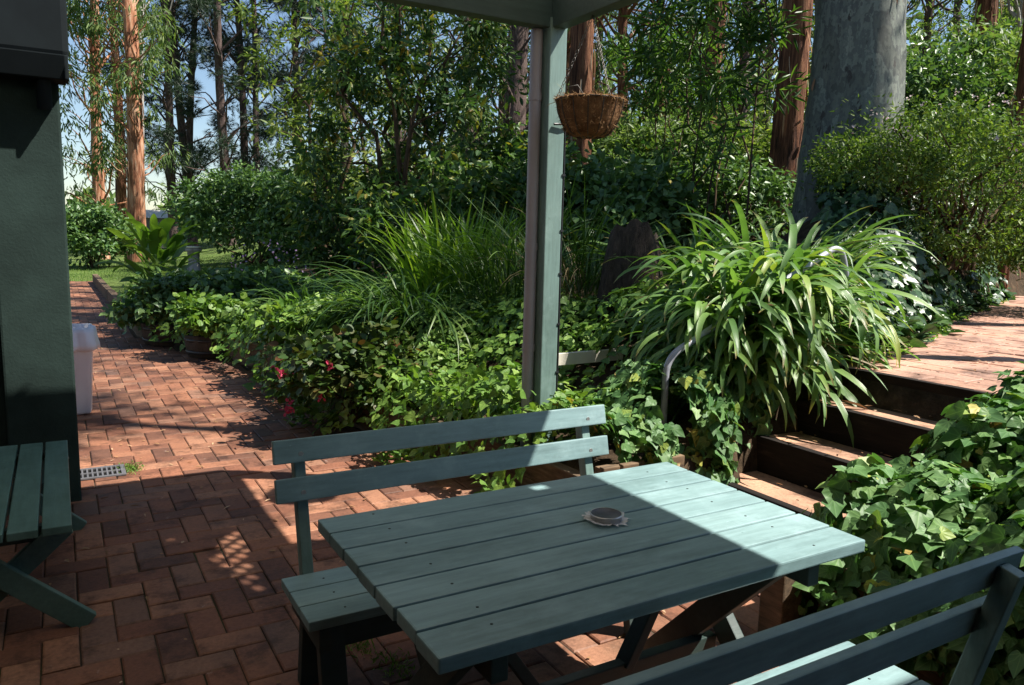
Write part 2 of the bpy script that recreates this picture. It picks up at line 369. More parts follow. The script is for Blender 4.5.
def link_mesh(name, me, mat, parent=None):
    me.materials.append(mat)
    o = bpy.data.objects.new(name, me); C.objects.link(o)
    if parent is not None:
        o.parent = parent; ORG[o.name] = ORG[parent.name]
    else:
        ORG[o.name] = np.zeros(3)
    return o

def np_mesh(name, V, Fc, mat, parent=None, smooth=True, UV=None):
    """V (n,3) world verts, Fc: list of int arrays (m,k)"""
    V = np.asarray(V, np.float64)
    if parent is not None: V = V - ORG[parent.name]
    Fc = [f for f in Fc if len(f)]
    me = bpy.data.meshes.new(name)
    me.vertices.add(len(V)); me.vertices.foreach_set('co', V.astype(np.float32).ravel())
    idx = np.concatenate([f.ravel() for f in Fc]).astype(np.int32)
    tot = np.concatenate([np.full(len(f), f.shape[1], np.int32) for f in Fc])
    st = np.concatenate([[0], np.cumsum(tot)[:-1]]).astype(np.int32)
    me.loops.add(len(idx)); me.loops.foreach_set('vertex_index', idx)
    me.polygons.add(len(tot)); me.polygons.foreach_set('loop_start', st); me.polygons.foreach_set('loop_total', tot)
    me.polygons.foreach_set('use_smooth', np.full(len(tot), smooth, bool))
    if UV is not None:
        ul = me.uv_layers.new(name='leaf')
        ul.data.foreach_set('uv', UV[idx].astype(np.float32).ravel())
    me.update(calc_edges=True); me.validate()
    return link_mesh(name, me, mat, parent)

class MB:
    def __init__(s): s.v = []; s.f = []; s.sm = []
    def add(s, V, Fs, smooth=False):
        o = len(s.v); s.v += [tuple(map(float, p)) for p in V]
        for f in Fs: s.f.append([i + o for i in f]); s.sm.append(smooth)
        return s
    def box(s, c, size, m=None):
        x, y, z = [k / 2 for k in size]
        P = [Vector((a * x, b * y, d * z)) for a in (-1, 1) for b in (-1, 1) for d in (-1, 1)]
        if m is not None: P = [m @ p for p in P]
        P = [p + Vector(c) for p in P]
        return s.add(P, [(0, 1, 3, 2), (4, 6, 7, 5), (0, 4, 5, 1), (2, 3, 7, 6), (0, 2, 6, 4), (1, 5, 7, 3)])
    def beam(s, a, b, w, h, up=(0, 0, 1)):
        """bar from a to b, w across, h along up"""
        a = Vector(a); b = Vector(b); d = (b - a); ln = d.length; d.normalize()
        u = Vector(up); sd = d.cross(u)
        if sd.length < 1e-4: sd = d.cross(Vector((0, 1, 0)))
        sd.normalize(); u = sd.cross(d).normalized()
        m = Matrix((d, sd, u)).transposed()
        return s.box((a + b) / 2, (ln, w, h), m)
    def tube(s, pts, rad, seg=10, cap=True):
        pts = [Vector(p) for p in pts]
        if not hasattr(rad, '__len__'): rad = [rad] * len(pts)
        V = []; prev = None
        for i, p in enumerate(pts):
            t = (pts[min(i + 1, len(pts) - 1)] - pts[max(i - 1, 0)]).normalized()
            if prev is None:
                n = t.cross(Vector((0, 0, 1)))
                if n.length < 0.05: n = t.cross(Vector((1, 0, 0)))
            else: n = prev - t * prev.dot(t)
            n.normalize(); prev = n; b = t.cross(n)
            V += [p + (n * math.cos(2 * math.pi * k / seg) + b * math.sin(2 * math.pi * k / seg)) * rad[i] for k in range(seg)]
        Fs = [(i * seg + k, i * seg + (k + 1) % seg, (i + 1) * seg + (k + 1) % seg, (i + 1) * seg + k) for i in range(len(pts) - 1) for k in range(seg)]
        s.add(V, Fs, True)
        if cap:
            s.add(V[:seg], [tuple(range(seg))[::-1]]); s.add(V[-seg:], [tuple(range(seg))])
        return s
    def lathe(s, c, prof, seg=24, fn=None):
        V = []
        for r, z in prof:
            for k in range(seg):
                a = 2 * math.pi * k / seg
                rr = r * (fn(a, z) if fn else 1)
                V.append((c[0] + rr * math.cos(a), c[1] + rr * math.sin(a), c[2] + z))
        Fs = [(i * seg + k, i * seg + (k + 1) % seg, (i + 1) * seg + (k + 1) % seg, (i + 1) * seg + k) for i in range(len(prof) - 1) for k in range(seg)]
        return s.add(V, Fs, True)
    def prism(s, poly, a, b):
        """poly: list of 3D points, extruded by vector b-a"""
        n = len(poly); d = Vector(b) - Vector(a)
        V = [Vector(p) for p in poly] + [Vector(p) + d for p in poly]
        return s.add(V, [tuple(range(n))[::-1], tuple(range(n, 2 * n))] + [(i, (i + 1) % n, n + (i + 1) % n, n + i) for i in range(n)])
    def build(s, name, mat, parent=None, bevel=0, label=None):
        org = ORG[parent.name] if parent is not None else np.zeros(3)
        me = bpy.data.meshes.new(name)
        me.from_pydata([tuple(np.array(v) - org) for v in s.v], [], s.f)
        me.polygons.foreach_set('use_smooth', np.array(s.sm, bool))
        bm = bmesh.new(); bm.from_mesh(me)
        bmesh.ops.recalc_face_normals(bm, faces=bm.faces)
        if bevel:
            es = [e for e in bm.edges if len(e.link_faces) == 2 and e.calc_face_angle(0) > 0.7]
            bmesh.ops.bevel(bm, geom=es, offset=bevel, segments=2, affect='EDGES', profile=0.6)
        bm.to_mesh(me); bm.free()
        o = link_mesh(name, me, mat, parent)
        if label: o['label'] = label
        return o

def copy_tree(o, parent=None):
    c = o.copy(); C.objects.link(c)
    if parent is not None: c.parent = parent
    for ch in o.children: copy_tree(ch, c)
    return c

# ------------------------------------------------------------------ leaves
def unit(v): return v / np.maximum(np.linalg.norm(v, axis=-1, keepdims=True), 1e-9)
def rand_dir(n): return unit(rng.normal(size=(n, 3)))

T = {}
T['diamond'] = (np.array([(0, 0, 0), (.45, .5, .06), (1, 0, -.05), (.45, -.5, .06)]), [np.array([[0, 1, 2, 3]])])
T['oval'] = (np.array([(0, 0, 0), (.28, .46, .10), (.68, .40, .07), (1, 0, -.08), (.68, -.40, .07), (.28, -.46, .10)]), [np.array([[0, 1, 2, 3], [0, 3, 4, 5]])])
T['lance'] = (np.array([(0, 0, 0), (.3, .5, .03), (.65, .38, -.01), (1, 0, -.14), (.65, -.38, -.01), (.3, -.5, .03)]), [np.array([[0, 1, 2, 3], [0, 3, 4, 5]])])
_iv = [(0, 0, 0), (-.13, .20, .03), (-.06, .42, -.01), (.16, .53, -.06), (.36, .42, .0), (.62, .27, .01), (1.0, 0, -.13),
       (.62, -.27, .01), (.36, -.42, .0), (.16, -.53, -.06), (-.06, -.42, -.01), (-.13, -.20, .03), (.36, 0, -.055)]
T['ivy'] = (np.array(_iv), [np.array([[12, i, i + 1] for i in range(11)] + [[12, 11, 0]])])
_rd = [(0, 0, 0)] + [(.5 + .5 * math.cos(a) * (1 + .07 * math.cos(5 * a)), .52 * math.sin(a), .06 * abs(math.sin(a))) for a in np.linspace(math.pi * .86, -math.pi * .86, 9)]
T['round'] = (np.array(_rd), [np.array([[0, i, i + 1] for i in range(1, 9)])])
_nd = []; _nf = []
for k in range(9):
    a = k * 2.399; sp = 0.2 + 0.5 * ((k * 37) % 9) / 9
    d = np.array([math.cos(sp), math.sin(sp) * math.cos(a), math.sin(sp) * math.sin(a)])
    q = np.array([0, -math.sin(a), math.cos(a)]) * .03
    o = len(_nd); _nd += [tuple(-q), tuple(q), tuple(d)]; _nf.append([o, o + 1, o + 2])
T['needle'] = (np.array(_nd), [np.array(_nf)])

def leaves(P, D, Nn, Ln, Wd, shape):
    t, fs = T[shape]; n = len(P); k = len(t)
    D = unit(D); B = unit(np.cross(Nn, D)); U = np.cross(D, B)
    Ln = np.broadcast_to(Ln, (n,)); Wd = np.broadcast_to(Wd, (n,))
    V = (P[:, None, :] + D[:, None, :] * (t[None, :, 0, None] * Ln[:, None, None])
         + B[:, None, :] * (t[None, :, 1, None] * Wd[:, None, None]) + U[:, None, :] * (t[None, :, 2, None] * (Wd if shape == 'needle' else Ln)[:, None, None]))
    if shape == 'needle':
        V = (P[:, None, :] + (D[:, None, :] * t[None, :, 0, None] + B[:, None, :] * t[None, :, 1, None] + U[:, None, :] * t[None, :, 2, None]) * Ln[:, None, None])
    off = (np.arange(n) * k)[:, None, None]
    return V.reshape(-1, 3), [(f[None] + off).reshape(-1, f.shape[1]) for f in fs], np.tile(t[:, :2], (n, 1))

class LB:
    """collects vertex / face blocks and links them as one mesh"""
    def __init__(s): s.V = []; s.F = []; s.U = []; s.n = 0
    def add(s, V, Fs, U): s.V.append(V); s.U.append(U); s.F += [f + s.n for f in Fs]; s.n += len(V); return s
    def leaves(s, *a): return s.add(*leaves(*a))
    def build(s, name, mat, parent=None, smooth=True):
        by = {}
        for f in s.F: by.setdefault(f.shape[1], []).append(f)
        return np_mesh(name, np.concatenate(s.V), [np.concatenate(v) for v in by.values()], mat, parent, smooth, np.concatenate(s.U))

def straps(P, az, Ln, Wd, el0, droop, seg=9, fold=0.25, twist=0.0, power=1.4):
    """arching strap leaves: start elevation el0, total bend droop (radians)"""
    n = len(P); s = np.linspace(0, 1, seg + 1)
    th = el0[:, None] - droop[:, None] * s[None, :] ** power
    dx = np.cos(th); dz = np.sin(th)
    step = (Ln / seg)[:, None]
    hx = np.concatenate([np.zeros((n, 1)), np.cumsum((dx[:, :-1] + dx[:, 1:]) / 2 * step, 1)], 1)
    z = np.concatenate([np.zeros((n, 1)), np.cumsum((dz[:, :-1] + dz[:, 1:]) / 2 * step, 1)], 1)
    az2 = az[:, None] + twist * (rng.random(n)[:, None] - .5) * s[None, :]
    c, sn = np.cos(az2), np.sin(az2)
    ctr = P[:, None, :] + np.stack([hx * c, hx * sn, z], -1)
    side = np.stack([-sn, c, np.zeros_like(c)], -1)
    roll = (rng.random(n) - .5)[:, None] * 1.5 * s[None, :]
    nrm = np.stack([-np.sin(th) * c, -np.sin(th) * sn, np.cos(th)], -1)
    side = side * np.cos(roll)[..., None] + nrm * np.sin(roll)[..., None]
    w = Wd[:, None] * np.interp(s, [0, .15, .45, .75, .92, 1], [.45, .75, 1, .8, .4, .03])[None, :] / 2
    up = nrm * (w * fold)[..., None]
    V = np.stack([ctr - side * w[..., None] + up, ctr, ctr + side * w[..., None] + up], 2)   # n, seg+1, 3, 3
    k = (seg + 1) * 3; f = []
    for i in range(seg):
        a = i * 3; b = a + 3
        f += [[a, a + 1, b + 1, b], [a + 1, a + 2, b + 2, b + 1]]
    f = np.array(f)
    uv = np.stack([np.repeat(s, 3), np.tile([-1., 0., 1.], seg + 1)], 1)
    return V.reshape(-1, 3), [(f[None] + (np.arange(n) * k)[:, None, None]).reshape(-1, 4)], np.tile(uv, (n, 1))

def ball(n, p=0.5):
    return rand_dir(n) * (rng.random(n) ** p)[:, None]

def clump_leaves(lb, centres, radii, n_each, Ln, Wd, shape, droop=0.2, updown=0.6, spread=1.0, squash=0.75):
    centres = np.asarray(centres, float); m = len(centres)
    radii = np.broadcast_to(radii, (m,))
    cnt = np.maximum(1, (n_each * rng.uniform(.7, 1.3, m))).astype(int)
    ids = np.repeat(np.arange(m), cnt); n = len(ids)
    off = ball(n, 0.6); off[:, 2] *= squash
    P = centres[ids] + off * radii[ids][:, None]
    D = unit(off * spread + rand_dir(n) * 0.7 + np.array([0, 0, -droop]))
    Nn = unit(rand_dir(n) * (1 - updown) + np.array([0, 0, 1]) * updown + off * 0.3)
    l = Ln * rng.uniform(.65, 1.25, n)
    lb.leaves(P, D, Nn, l, l * (Wd / Ln), shape)
    return lb

def limb_pts(a, b, sag=0.1, n=6):
    a = np.array(a, float); b = np.array(b, float); ln = np.linalg.norm(b - a)
    j = rng.normal(size=(n, 3)) * ln * 0.035
    t = np.linspace(0, 1, n)[:, None]
    j[0] = 0; j[-1] = 0
    p = a + (b - a) * t + j
    p[:, 2] += sag * ln * np.sin(np.pi * t[:, 0]) * 0.6
    return p

def trunk_mesh(mb, base, top, r0, r1, rings=28, seg=18, flare=0.25, flen=0.55, rough=0.06, sway=0.018, flutes=0, base_in=0.4):
    base = np.array(base, float); top = np.array(top, float)
    hgt = np.linalg.norm(top - base); cs = []
    ph = rng.random(8) * 6.28
    V = []
    for i in range(rings + 1):
        t = i / rings; t = t ** 1.25
        p = base + (top - base) * t
        p = p + np.array([math.sin(t * 5 + ph[0]), math.cos(t * 4 + ph[1]), 0]) * hgt * sway * t * (1.2 - t)
        if i == 0: p[2] -= base_in
        r = r0 + (r1 - r0) * t ** 0.8 + r0 * flare * math.exp(-t * hgt / flen)
        cs.append((*p, r))
        for k in range(seg):
            a = 2 * math.pi * k / seg
            w = 1 + rough * (math.sin(3 * a + ph[2] + t * 6) * .6 + math.sin(5 * a + ph[3] - t * 9) * .5 + random.uniform(-.6, .6))
            if flutes: w += 0.06 * math.sin(flutes * a + ph[4] + 1.5 * math.sin(t * 7)) + 0.04 * math.sin((flutes * 2 + 1) * a + ph[5] + t * 11)
            V.append((p[0] + r * w * math.cos(a), p[1] + r * w * math.sin(a), p[2]))
    Fs = [(i * seg + k, i * seg + (k + 1) % seg, (i + 1) * seg + (k + 1) % seg, (i + 1) * seg + k) for i in range(rings) for k in range(seg)]
    mb.add(V, Fs, True)
    return np.array(cs)

def tree(name, label, cat, x, y, hgt, r0, bark, leaf, lean=(0, 0), crown_from=0.35, crown_r=2.5, clumps=40, per=60,
         Ln=0.2, Wd=0.06, shape='lance', clump_r=0.8, droop=0.5, group=None, r1=None, flutes=0, up=0.35, limbs=None, seg=16, keep=None, updown=0.4, skew=(0, 0), dead=0):
    z = hz(x, y)
    t = thing(name, label, cat, (x, y, z), group)
    top = np.array([x + lean[0], y + lean[1], z + hgt])
    base = np.array([x, y, z])
    mb = MB(); r1 = r0 * 0.28 if r1 is None else r1
    cs = trunk_mesh(mb, base, top, r0, r1, seg=seg, flutes=flutes, rings=46, flare=.26 if r0 > .4 else .25, flen=1.3 if r0 > .4 else .55)
    cen = []
    for i in range(clumps):
        f = crown_from + (1 - crown_from) * rng.random() ** 0.9
        a = rng.random() * 6.283
        rr = crown_r * (0.25 + 0.75 * rng.random() ** 0.6) * (1 - 0.45 * max(0, (f - 0.6) / 0.4))
        q = base + (top - base) * f
        c = q + np.array([math.cos(a) * rr + skew[0] * rr, math.sin(a) * rr + skew[1] * rr, rr * up * rng.uniform(0.2, 1.2)])
        if keep and not keep(c): continue
        cen.append(c)
        f0 = max(crown_from * 0.8, f - 0.10 * rng.random() - 0.02)
        if limbs is None or i < limbs:
            p0 = base + (top - base) * f0
            ln = np.linalg.norm(c - p0)
            mb.tube(limb_pts(p0, c, 0.1), np.linspace(min(r0 * 0.32, 0.014 * ln + 0.012), 0.007, 6), 5, False)
    for i in range(dead):
        f = rng.uniform(0.08, max(crown_from, 0.2)); a = rng.random() * 6.283; ln = rng.uniform(.6, 1.8)
        p0 = base + (top - base) * f
        mb.tube(limb_pts(p0, p0 + np.array([math.cos(a) * ln, math.sin(a) * ln, rng.uniform(-.5, .3)]), 0.1), np.linspace(.025, .006, 6), 5, False)
    mb.build('trunk', M[bark], t)
    if bark in ('orange', 'string', 'gum'):
        n = 26 if bark == 'gum' else 110
        hh = np.minimum(z + .3 + rng.random(n) * (9 if r0 < .26 or bark == 'orange' else 6), z + hgt * .9)
        cx_, cy_, rr = [np.interp(hh, cs[:, 2], cs[:, k]) for k in (0, 1, 3)]
        a = rng.random(n) * 6.283
        P = np.stack([cx_ + rr * 1.02 * np.cos(a), cy_ + rr * 1.02 * np.sin(a), hh], 1)
        lb = LB().add(*straps(P, a + rng.normal(size=n) * .8, rng.uniform(.25, 1.0, n) * (.6 if bark == 'gum' else 1), rng.uniform(.015, .05, n), rng.uniform(-1.5, -1.25, n), rng.uniform(-.15, .25, n), 5, twist=1.5))
        lb.build('bark_strip', L['barkstrip'], t)['kind'] = 'stuff'
    if cen:
        lb = LB()
        clump_leaves(lb, cen, clump_r * rng.uniform(.6, 1.25, len(cen)), per, Ln, Wd, shape, droop, updown)
        lb.build('crown', L[leaf], t)
    return t

def shrub(name, label, cat, x, y, rx, ry, hgt, n, Ln, Wd, shape, leaf, group=None, z=None, clumps=None, stems=9, updown=0.55, droop=0.15, low=0.0, part='foliage', clump=0.3, stemmat='stem', spread=1.0):
    z = hz(x, y) if z is None else z
    t = thing(name, label, cat, (x, y, z), group)
    m = clumps or max(14, int(n / 90))
    d = rand_dir(m * 3); d = d[d[:, 2] > -0.25 + low][:m]
    rad = rng.uniform(.55, 1.0, len(d)) ** 0.5
    cen = np.stack([d[:, 0] * rx * rad, d[:, 1] * ry * rad, hgt * (0.42 + 0.52 * d[:, 2] * rad)], 1) * rng.uniform(.86, 1.08, (len(d), 1)) + np.array([x, y, z])
    lb = LB()
    clump_leaves(lb, cen, clump * min(rx, hgt) * rng.uniform(.7, 1.4, len(cen)), n / len(cen), Ln, Wd, shape, droop, updown, spread)
    # thin fill so the middle is not hollow
    k = int(n * 0.18); b = ball(k, 0.4)
    P = b * np.array([rx * .8, ry * .8, hgt * .42]) + np.array([x, y, z + hgt * .45])
    l = Ln * rng.uniform(.7, 1.2, k)
    lb.leaves(P, unit(b + rand_dir(k) * .6), unit(rand_dir(k) + np.array([0, 0, .8])), l, l * Wd / Ln, shape)
    if stems:
        mb = MB()
        for i in rng.choice(len(cen), min(stems, len(cen)), replace=False):
            a = np.array([x + rng.normal() * rx * .12, y + rng.normal() * ry * .12, z - .05])
            mb.tube(limb_pts(a, cen[i], 0.15), np.linspace(0.012 + 0.008 * hgt, 0.004, 6), 5, False)
        mb.build('stem', M[stemmat], t)
    lb.build(part, L[leaf], t)
    return t

def strap_clump(name, label, cat, x, y, n, spread, Ln, Wd, el, droop, leaf, z=None, group=None, part='leaf_tuft', jitter=0.3, bias=None, seg=9, power=1.4, zvar=0.0):
    z = hz(x, y) if z is None else z
    t = thing(name, label, cat, (x, y, z), group)
    a = rng.random(n) * 6.283
    r = spread * rng.random(n) ** 0.6
    P = np.stack([x + r * np.cos(a), y + r * np.sin(a), np.full(n, z) + zvar * rng.random(n)], 1)
    az = a + rng.normal(size=n) * jitter
    if bias is not None:
        az = np.where(rng.random(n) < bias[1], bias[0] + rng.normal(size=n) * 0.7, az)
    ln = Ln * rng.uniform(.6, 1.2, n)
    lb = LB()
    lb.add(*straps(P, az, ln, Wd * rng.uniform(.7, 1.2, n), rng.uniform(*el, n), rng.uniform(*droop, n), seg, twist=0.8, power=power))
    lb.build(part, L[leaf], t)
    return t

def ground_cover(name, label, cat, poly_test, box, dens, Ln, Wd, shape, leaf, zfun, layers=(0, .18), tilt=0.55, down=0.25, kind='stuff', extra=None, tip=1.2):
    (x0, x1), (y0, y1) = box
    n = int(dens * (x1 - x0) * (y1 - y0))
    x = rng.uniform(x0, x1, n); y = rng.uniform(y0, y1, n)
    k = poly_test(x, y); x = x[k]; y = y[k]; n = len(x)
    z = zfun(x, y) + rng.uniform(*layers, n)
    P = np.stack([x, y, z], 1)
    a = rng.random(n) * 6.283
    # slope-following normal so the sheet turns over edges
    e = 0.06
    gx = (zfun(x + e, y) - zfun(x - e, y)) / (2 * e); gy = (zfun(x, y + e) - zfun(x, y - e)) / (2 * e)
    nn = unit(np.stack([-gx, -gy, np.ones(n)], 1))
    Nn = unit(nn + rand_dir(n) * tilt)
    D = np.stack([np.cos(a) - gx * tip, np.sin(a) - gy * tip, np.full(n, -down)], 1)
    D = unit(D - Nn * np.sum(D * Nn, 1)[:, None])
    if extra is not None: P, D, Nn = [np.concatenate(q) for q in zip((P, D, Nn), extra)]; n = len(P)
    l = Ln * rng.uniform(.4, 1.4, n)
    lb = LB(); lb.leaves(P, D, Nn, l, l * Wd / Ln, shape)
    o = lb.build(name, L[leaf])
    return tag(o, label, cat, None, kind)

# ================================================================== SETTING
def axis(spec):
    out = [spec[0][0]]
    for a, b, st in spec:
        out += list(np.linspace(a, b, max(2, int(round((b - a) / st)) + 1))[1:])
    return np.array(out)
gx = axis([(-160, -20, 10), (-20, -3, 1.0), (-3, 2.2, 0.2), (2.2, 6, 0.06), (6, 16, 0.25), (16, 40, 1.0), (40, 240, 10)])
gy = axis([(-60, -4, 4), (-4, 1.8, 0.15), (1.8, 3.6, 0.06), (3.6, 9, 0.12), (9, 30, 0.5), (30, 60, 2), (60, 320, 10)])
GX, GY = np.meshgrid(gx, gy, indexing='ij')
GZ = height(GX, GY)
ii, jj = np.meshgrid(np.arange(len(gx) - 1), np.arange(len(gy) - 1), indexing='ij')
ny = len(gy)
quads = np.stack([ii * ny + jj, (ii + 1) * ny + jj, (ii + 1) * ny + jj + 1, ii * ny + jj + 1], -1).reshape(-1, 4)
mx = ((gx[:-1] + gx[1:]) / 2)[:, None] + 0 * ((gy[:-1] + gy[1:]) / 2)[None]; my = 0 * mx + ((gy[:-1] + gy[1:]) / 2)[None]
me_ = mx - np.interp(my, EY, EX)
is_lawn = (((my > 24) & (my < 60) & (mx < 13)) | ((my > 15.9) & (me_ > 0.15) & (me_ < 5) & (my < 24.1))
           | ((mx > 13.5) & (my < 15) & (my > 3) & (path_dist(mx, my) > 1.1))).ravel()
VV = np.stack([GX.ravel(), GY.ravel(), GZ.ravel()], 1)
def sub_grid(mask):
    f = quads[mask]; u, inv = np.unique(f, return_inverse=True)
    return VV[u], inv.reshape(f.shape)
v, f = sub_grid(~is_lawn); tag(np_mesh('ground', v, [f], M['soil']), kind='structure')
v, f = sub_grid(is_lawn); tag(np_mesh('lawn', v, [f], M['lawn']), kind='structure')

# brick paving: every paver a slightly tilted chamfered block in one sheet
def paver_sheet(name, rects, z0, mat, gap=0.005, dep=0.045, ch=0.006, zj=0.0035):
    R4 = np.array(rects); n = len(R4)
    x0, x1, y0, y1 = [R4[:, k] for k in range(4)]
    g = gap / 2 + rng.uniform(-.001, .0015, n)
    x0 = x0 + g; x1 = x1 - g; y0 = y0 + g; y1 = y1 - g
    zt = z0 + rng.normal(size=n) * zj * .5
    tx = rng.normal(size=n) * .006; ty = rng.normal(size=n) * .006
    cx_, cy_ = (x0 + x1) / 2, (y0 + y1) / 2
    V = []
    for (i, zo, lvl) in ((0, -dep, 0), (0, -ch * .8, 1), (ch, 0, 2)):
        for X, Y in ((x0 + i, y0 + i), (x1 - i, y0 + i), (x1 - i, y1 - i), (x0 + i, y1 - i)):
            V.append(np.stack([X, Y, zt + zo + (X - cx_) * tx + (Y - cy_) * ty], 1))
    V = np.stack(V, 1)
    f = []
    for a in (0, 4):
        for k in range(4): f.append([a + k, a + (k + 1) % 4, a + 4 + (k + 1) % 4, a + 4 + k])
    f.append([8, 9, 10, 11])
    f = np.array(f)
    return np_mesh(name, V.reshape(-1, 3), [(f[None] + (np.arange(n) * 12)[:, None, None]).reshape(-1, 4)], mat, None, False)

cw = 0.127
rects = []
def on_patio(x, y):
    if y > 24.4: return False
    if 2.13 < y < 3.2 and x < 3.30: return True
    return x < float(np.interp(y, EY, EX)) - 0.03
for j in range(-12, 206):
    y = j * cw
    xl = -1.3 if y > 0.5 else 0.0
    for i in range(int(xl / cw), 30):
        x = i * cw; k = (i - j) % 4
        if k == 0: r = (x, x + 2 * cw, y, y + cw)
        elif k == 3: r = (x, x + cw, y, y + 2 * cw)
        else: continue
        mxx, myy = (r[0] + r[1]) / 2, (r[2] + r[3]) / 2
        if on_patio(mxx, myy): rects.append(r)
tag(paver_sheet('brick_patio', rects, 0.0, M['brick']), kind='structure')
M['joint'] = bark_mat('sandy mossy joints', [(0.3, (0.018, 0.014, 0.011)), (0.5, (0.05, 0.038, 0.026)), (0.62, (0.045, 0.05, 0.02)), (0.8, (0.12, 0.09, 0.06))], (1, 1, 1), 2.2, 0.5, 0.004)
mbj = MB(); mbj.box((-0.2 + 1.3, 11.4, -0.0265), (5.4, 26, 0.035)); 
# joint bed below the pavers, just proud of the soil
tag(mbj.build('paving_bed', M['joint']), kind='structure')

# upper path, courses across the walking direction
rects = []
row = 0; x = 4.40
while x < 13.5:
    pc = float(np.interp(x, PATH[:, 0], PATH[:, 1]))
    off = (row % 2) * 0.17
    for q in range(-5, 6):
        y0 = round(pc / 0.34) * 0.34 + q * 0.34 + off
        if abs(y0 + .17 - pc) < 0.86 + 0.06 * math.sin(row * 2.1) + (0.5 if x > 5.3 and y0 < pc else 0): rects.append((x, x + 0.22, y0, y0 + 0.34))
    x += 0.22; row += 1
tag(paver_sheet('upper_path', rects, PZ, M['brick_path'], gap=0.007, zj=0.006), kind='structure')

# ================================================================== STEPS, EDGING
steps = thing('garden_steps', 'timber edged brick steps climbing from the patio to the upper path', 'steps', (3.4, 2.65, 0))
lv = [(3.31, 0.0, 0.18), (3.70, 0.18, 0.39), (4.05, 0.39, 0.59), (4.37, 0.59, 0.79)]
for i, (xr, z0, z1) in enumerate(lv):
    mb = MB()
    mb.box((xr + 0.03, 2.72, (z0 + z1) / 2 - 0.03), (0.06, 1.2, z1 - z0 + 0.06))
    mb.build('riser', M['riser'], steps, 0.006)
    if i < 3:
        xn = lv[i + 1][0]
        mb = MB(); mb.box(((xr + 0.062 + xn) / 2, 2.72, z1 - 0.06), (xn - xr - 0.064, 1.18, 0.1))
        mb.build('tread', M['brick_step'], steps, 0.004)
for xs, zb, hh in ((3.50, .18, .13), (3.57, .18, .16), (3.645, .18, .15), (3.80, .39, .13), (3.87, .39, .17), (3.95, .39, .15), (4.15, .59, .12), (4.24, .59, .15)):
    MB().beam((xs, 3.295, zb - .1), (xs + .03, 3.315, zb + hh), 0.035, 0.055, (1, 0, 0)).build('side_stake', M['sleeper'], steps, 0.006)
wall = thing('timber_retaining_wall', 'low weathered timber wall holding the ivy bed beside the steps', 'retaining wall', (2.5, 3.25, 0))
mb = MB()
for k in range(3): mb.beam((2.46, 3.24, 0.065 + k * .118), (3.44, 3.24, 0.065 + k * .118), 0.075, 0.115)
for xx in (2.49, 2.62, 2.95, 3.3): mb.box((xx, 3.183, 0.18), (0.11, 0.04, 0.40))
mb.build('front_boards', M['sleeper_x'], wall, 0.006)
mb = MB()
pts = [(np.interp(y, EY, EX), y) for y in (3.3, 4.0, 5.2, 6.3, 8.9, 10.4, 11.4, 12.2, 14.0)]
for (a, b), (c, d) in zip(pts[:-1], pts[1:]):
    for k in range(2): mb.beam((a, b, 0.075 + k * .142), (c, d, 0.075 + k * .142), 0.075, 0.14)
mb.build('side_boards', M['sleeper'], wall, 0.006)

corner = thing('timber_post', 'squat brown timber post at the corner of the right ivy bed', 'post', (2.44, 1.98, 0))
mb = MB(); mb.box((2.44, 1.98, 0.21), (0.115, 0.115, 0.46)); mb.build('post_body', M['sleeper'], corner, 0.008)
wall2 = thing('timber_bed_edge', 'dark timber edge of the ivy bed right of the steps', 'retaining wall', (2.5, 1.0, 0))
mb = MB()
for k in range(3): mb.beam((2.60, -1.2, 0.06 + k * .112), (2.60, 1.9, 0.06 + k * .112), 0.07, 0.11)
mb.build('front_boards', M['sleeper'], wall2, 0.006)
mb = MB()
for k in range(3): mb.beam((2.60, 2.06, 0.065 + k * .125), (4.4, 2.06, 0.065 + k * .16), 0.07, 0.12)
mb.build('side_boards', M['sleeper_x'], wall2, 0.006)

def sleeper(y0, y1, z, label):
    mb = MB(); e0, e1 = np.interp(y0, EY, EX), np.interp(y1, EY, EX)
    mb.beam((e0 - .02, y0, z), (e1 - .02, y1, z), 0.13, 0.24)
    o = mb.build('timber_sleeper', M['sleeper'], None, 0.012); tag(o, label, 'sleeper', 'sleepers edging the far lawn')
sleeper(14.6, 18.0, 0.12, 'nearer weathered timber sleeper along the lawn edge past the planters')
sleeper(18.15, 24.0, 0.10, 'farther weathered timber sleeper where the path meets the lawn')

tag(MB().beam((2.95, 4.66, 0.69), (3.75, 4.70, 0.69), 0.03, 0.09).build('edging_board', M['cream'], None, 0.004), 'pale cream board lying in the ground cover behind the post', 'board')

drain = thing('drain_grate', 'small grey slotted drain grate set in the brick paving', 'drain', (0.15, 5.49, 0))
mb = MB(); mb.box((0.15, 5.49, -0.004), (0.31, 0.21, 0.02)); mb.build('painted_dark_plate', M['black'], drain)  # flat black plate painted in for the dark below the bars
mb = MB()
for sx in (-1, 1): mb.box((0.15 + sx * .148, 5.49, 0.009), (0.026, 0.23, 0.012))
for sy in (-1, 1): mb.box((0.15, 5.49 + sy * .104, 0.009), (0.27, 0.022, 0.012))
for k in range(9): mb.box((0.15 - .112 + k * .028, 5.49, 0.0085), (0.011, 0.188, 0.01))
mb.box((0.15, 5.49, 0.0095), (0.268, 0.014, 0.011))
mb.build('grid', M['grate'], drain, 0.002)

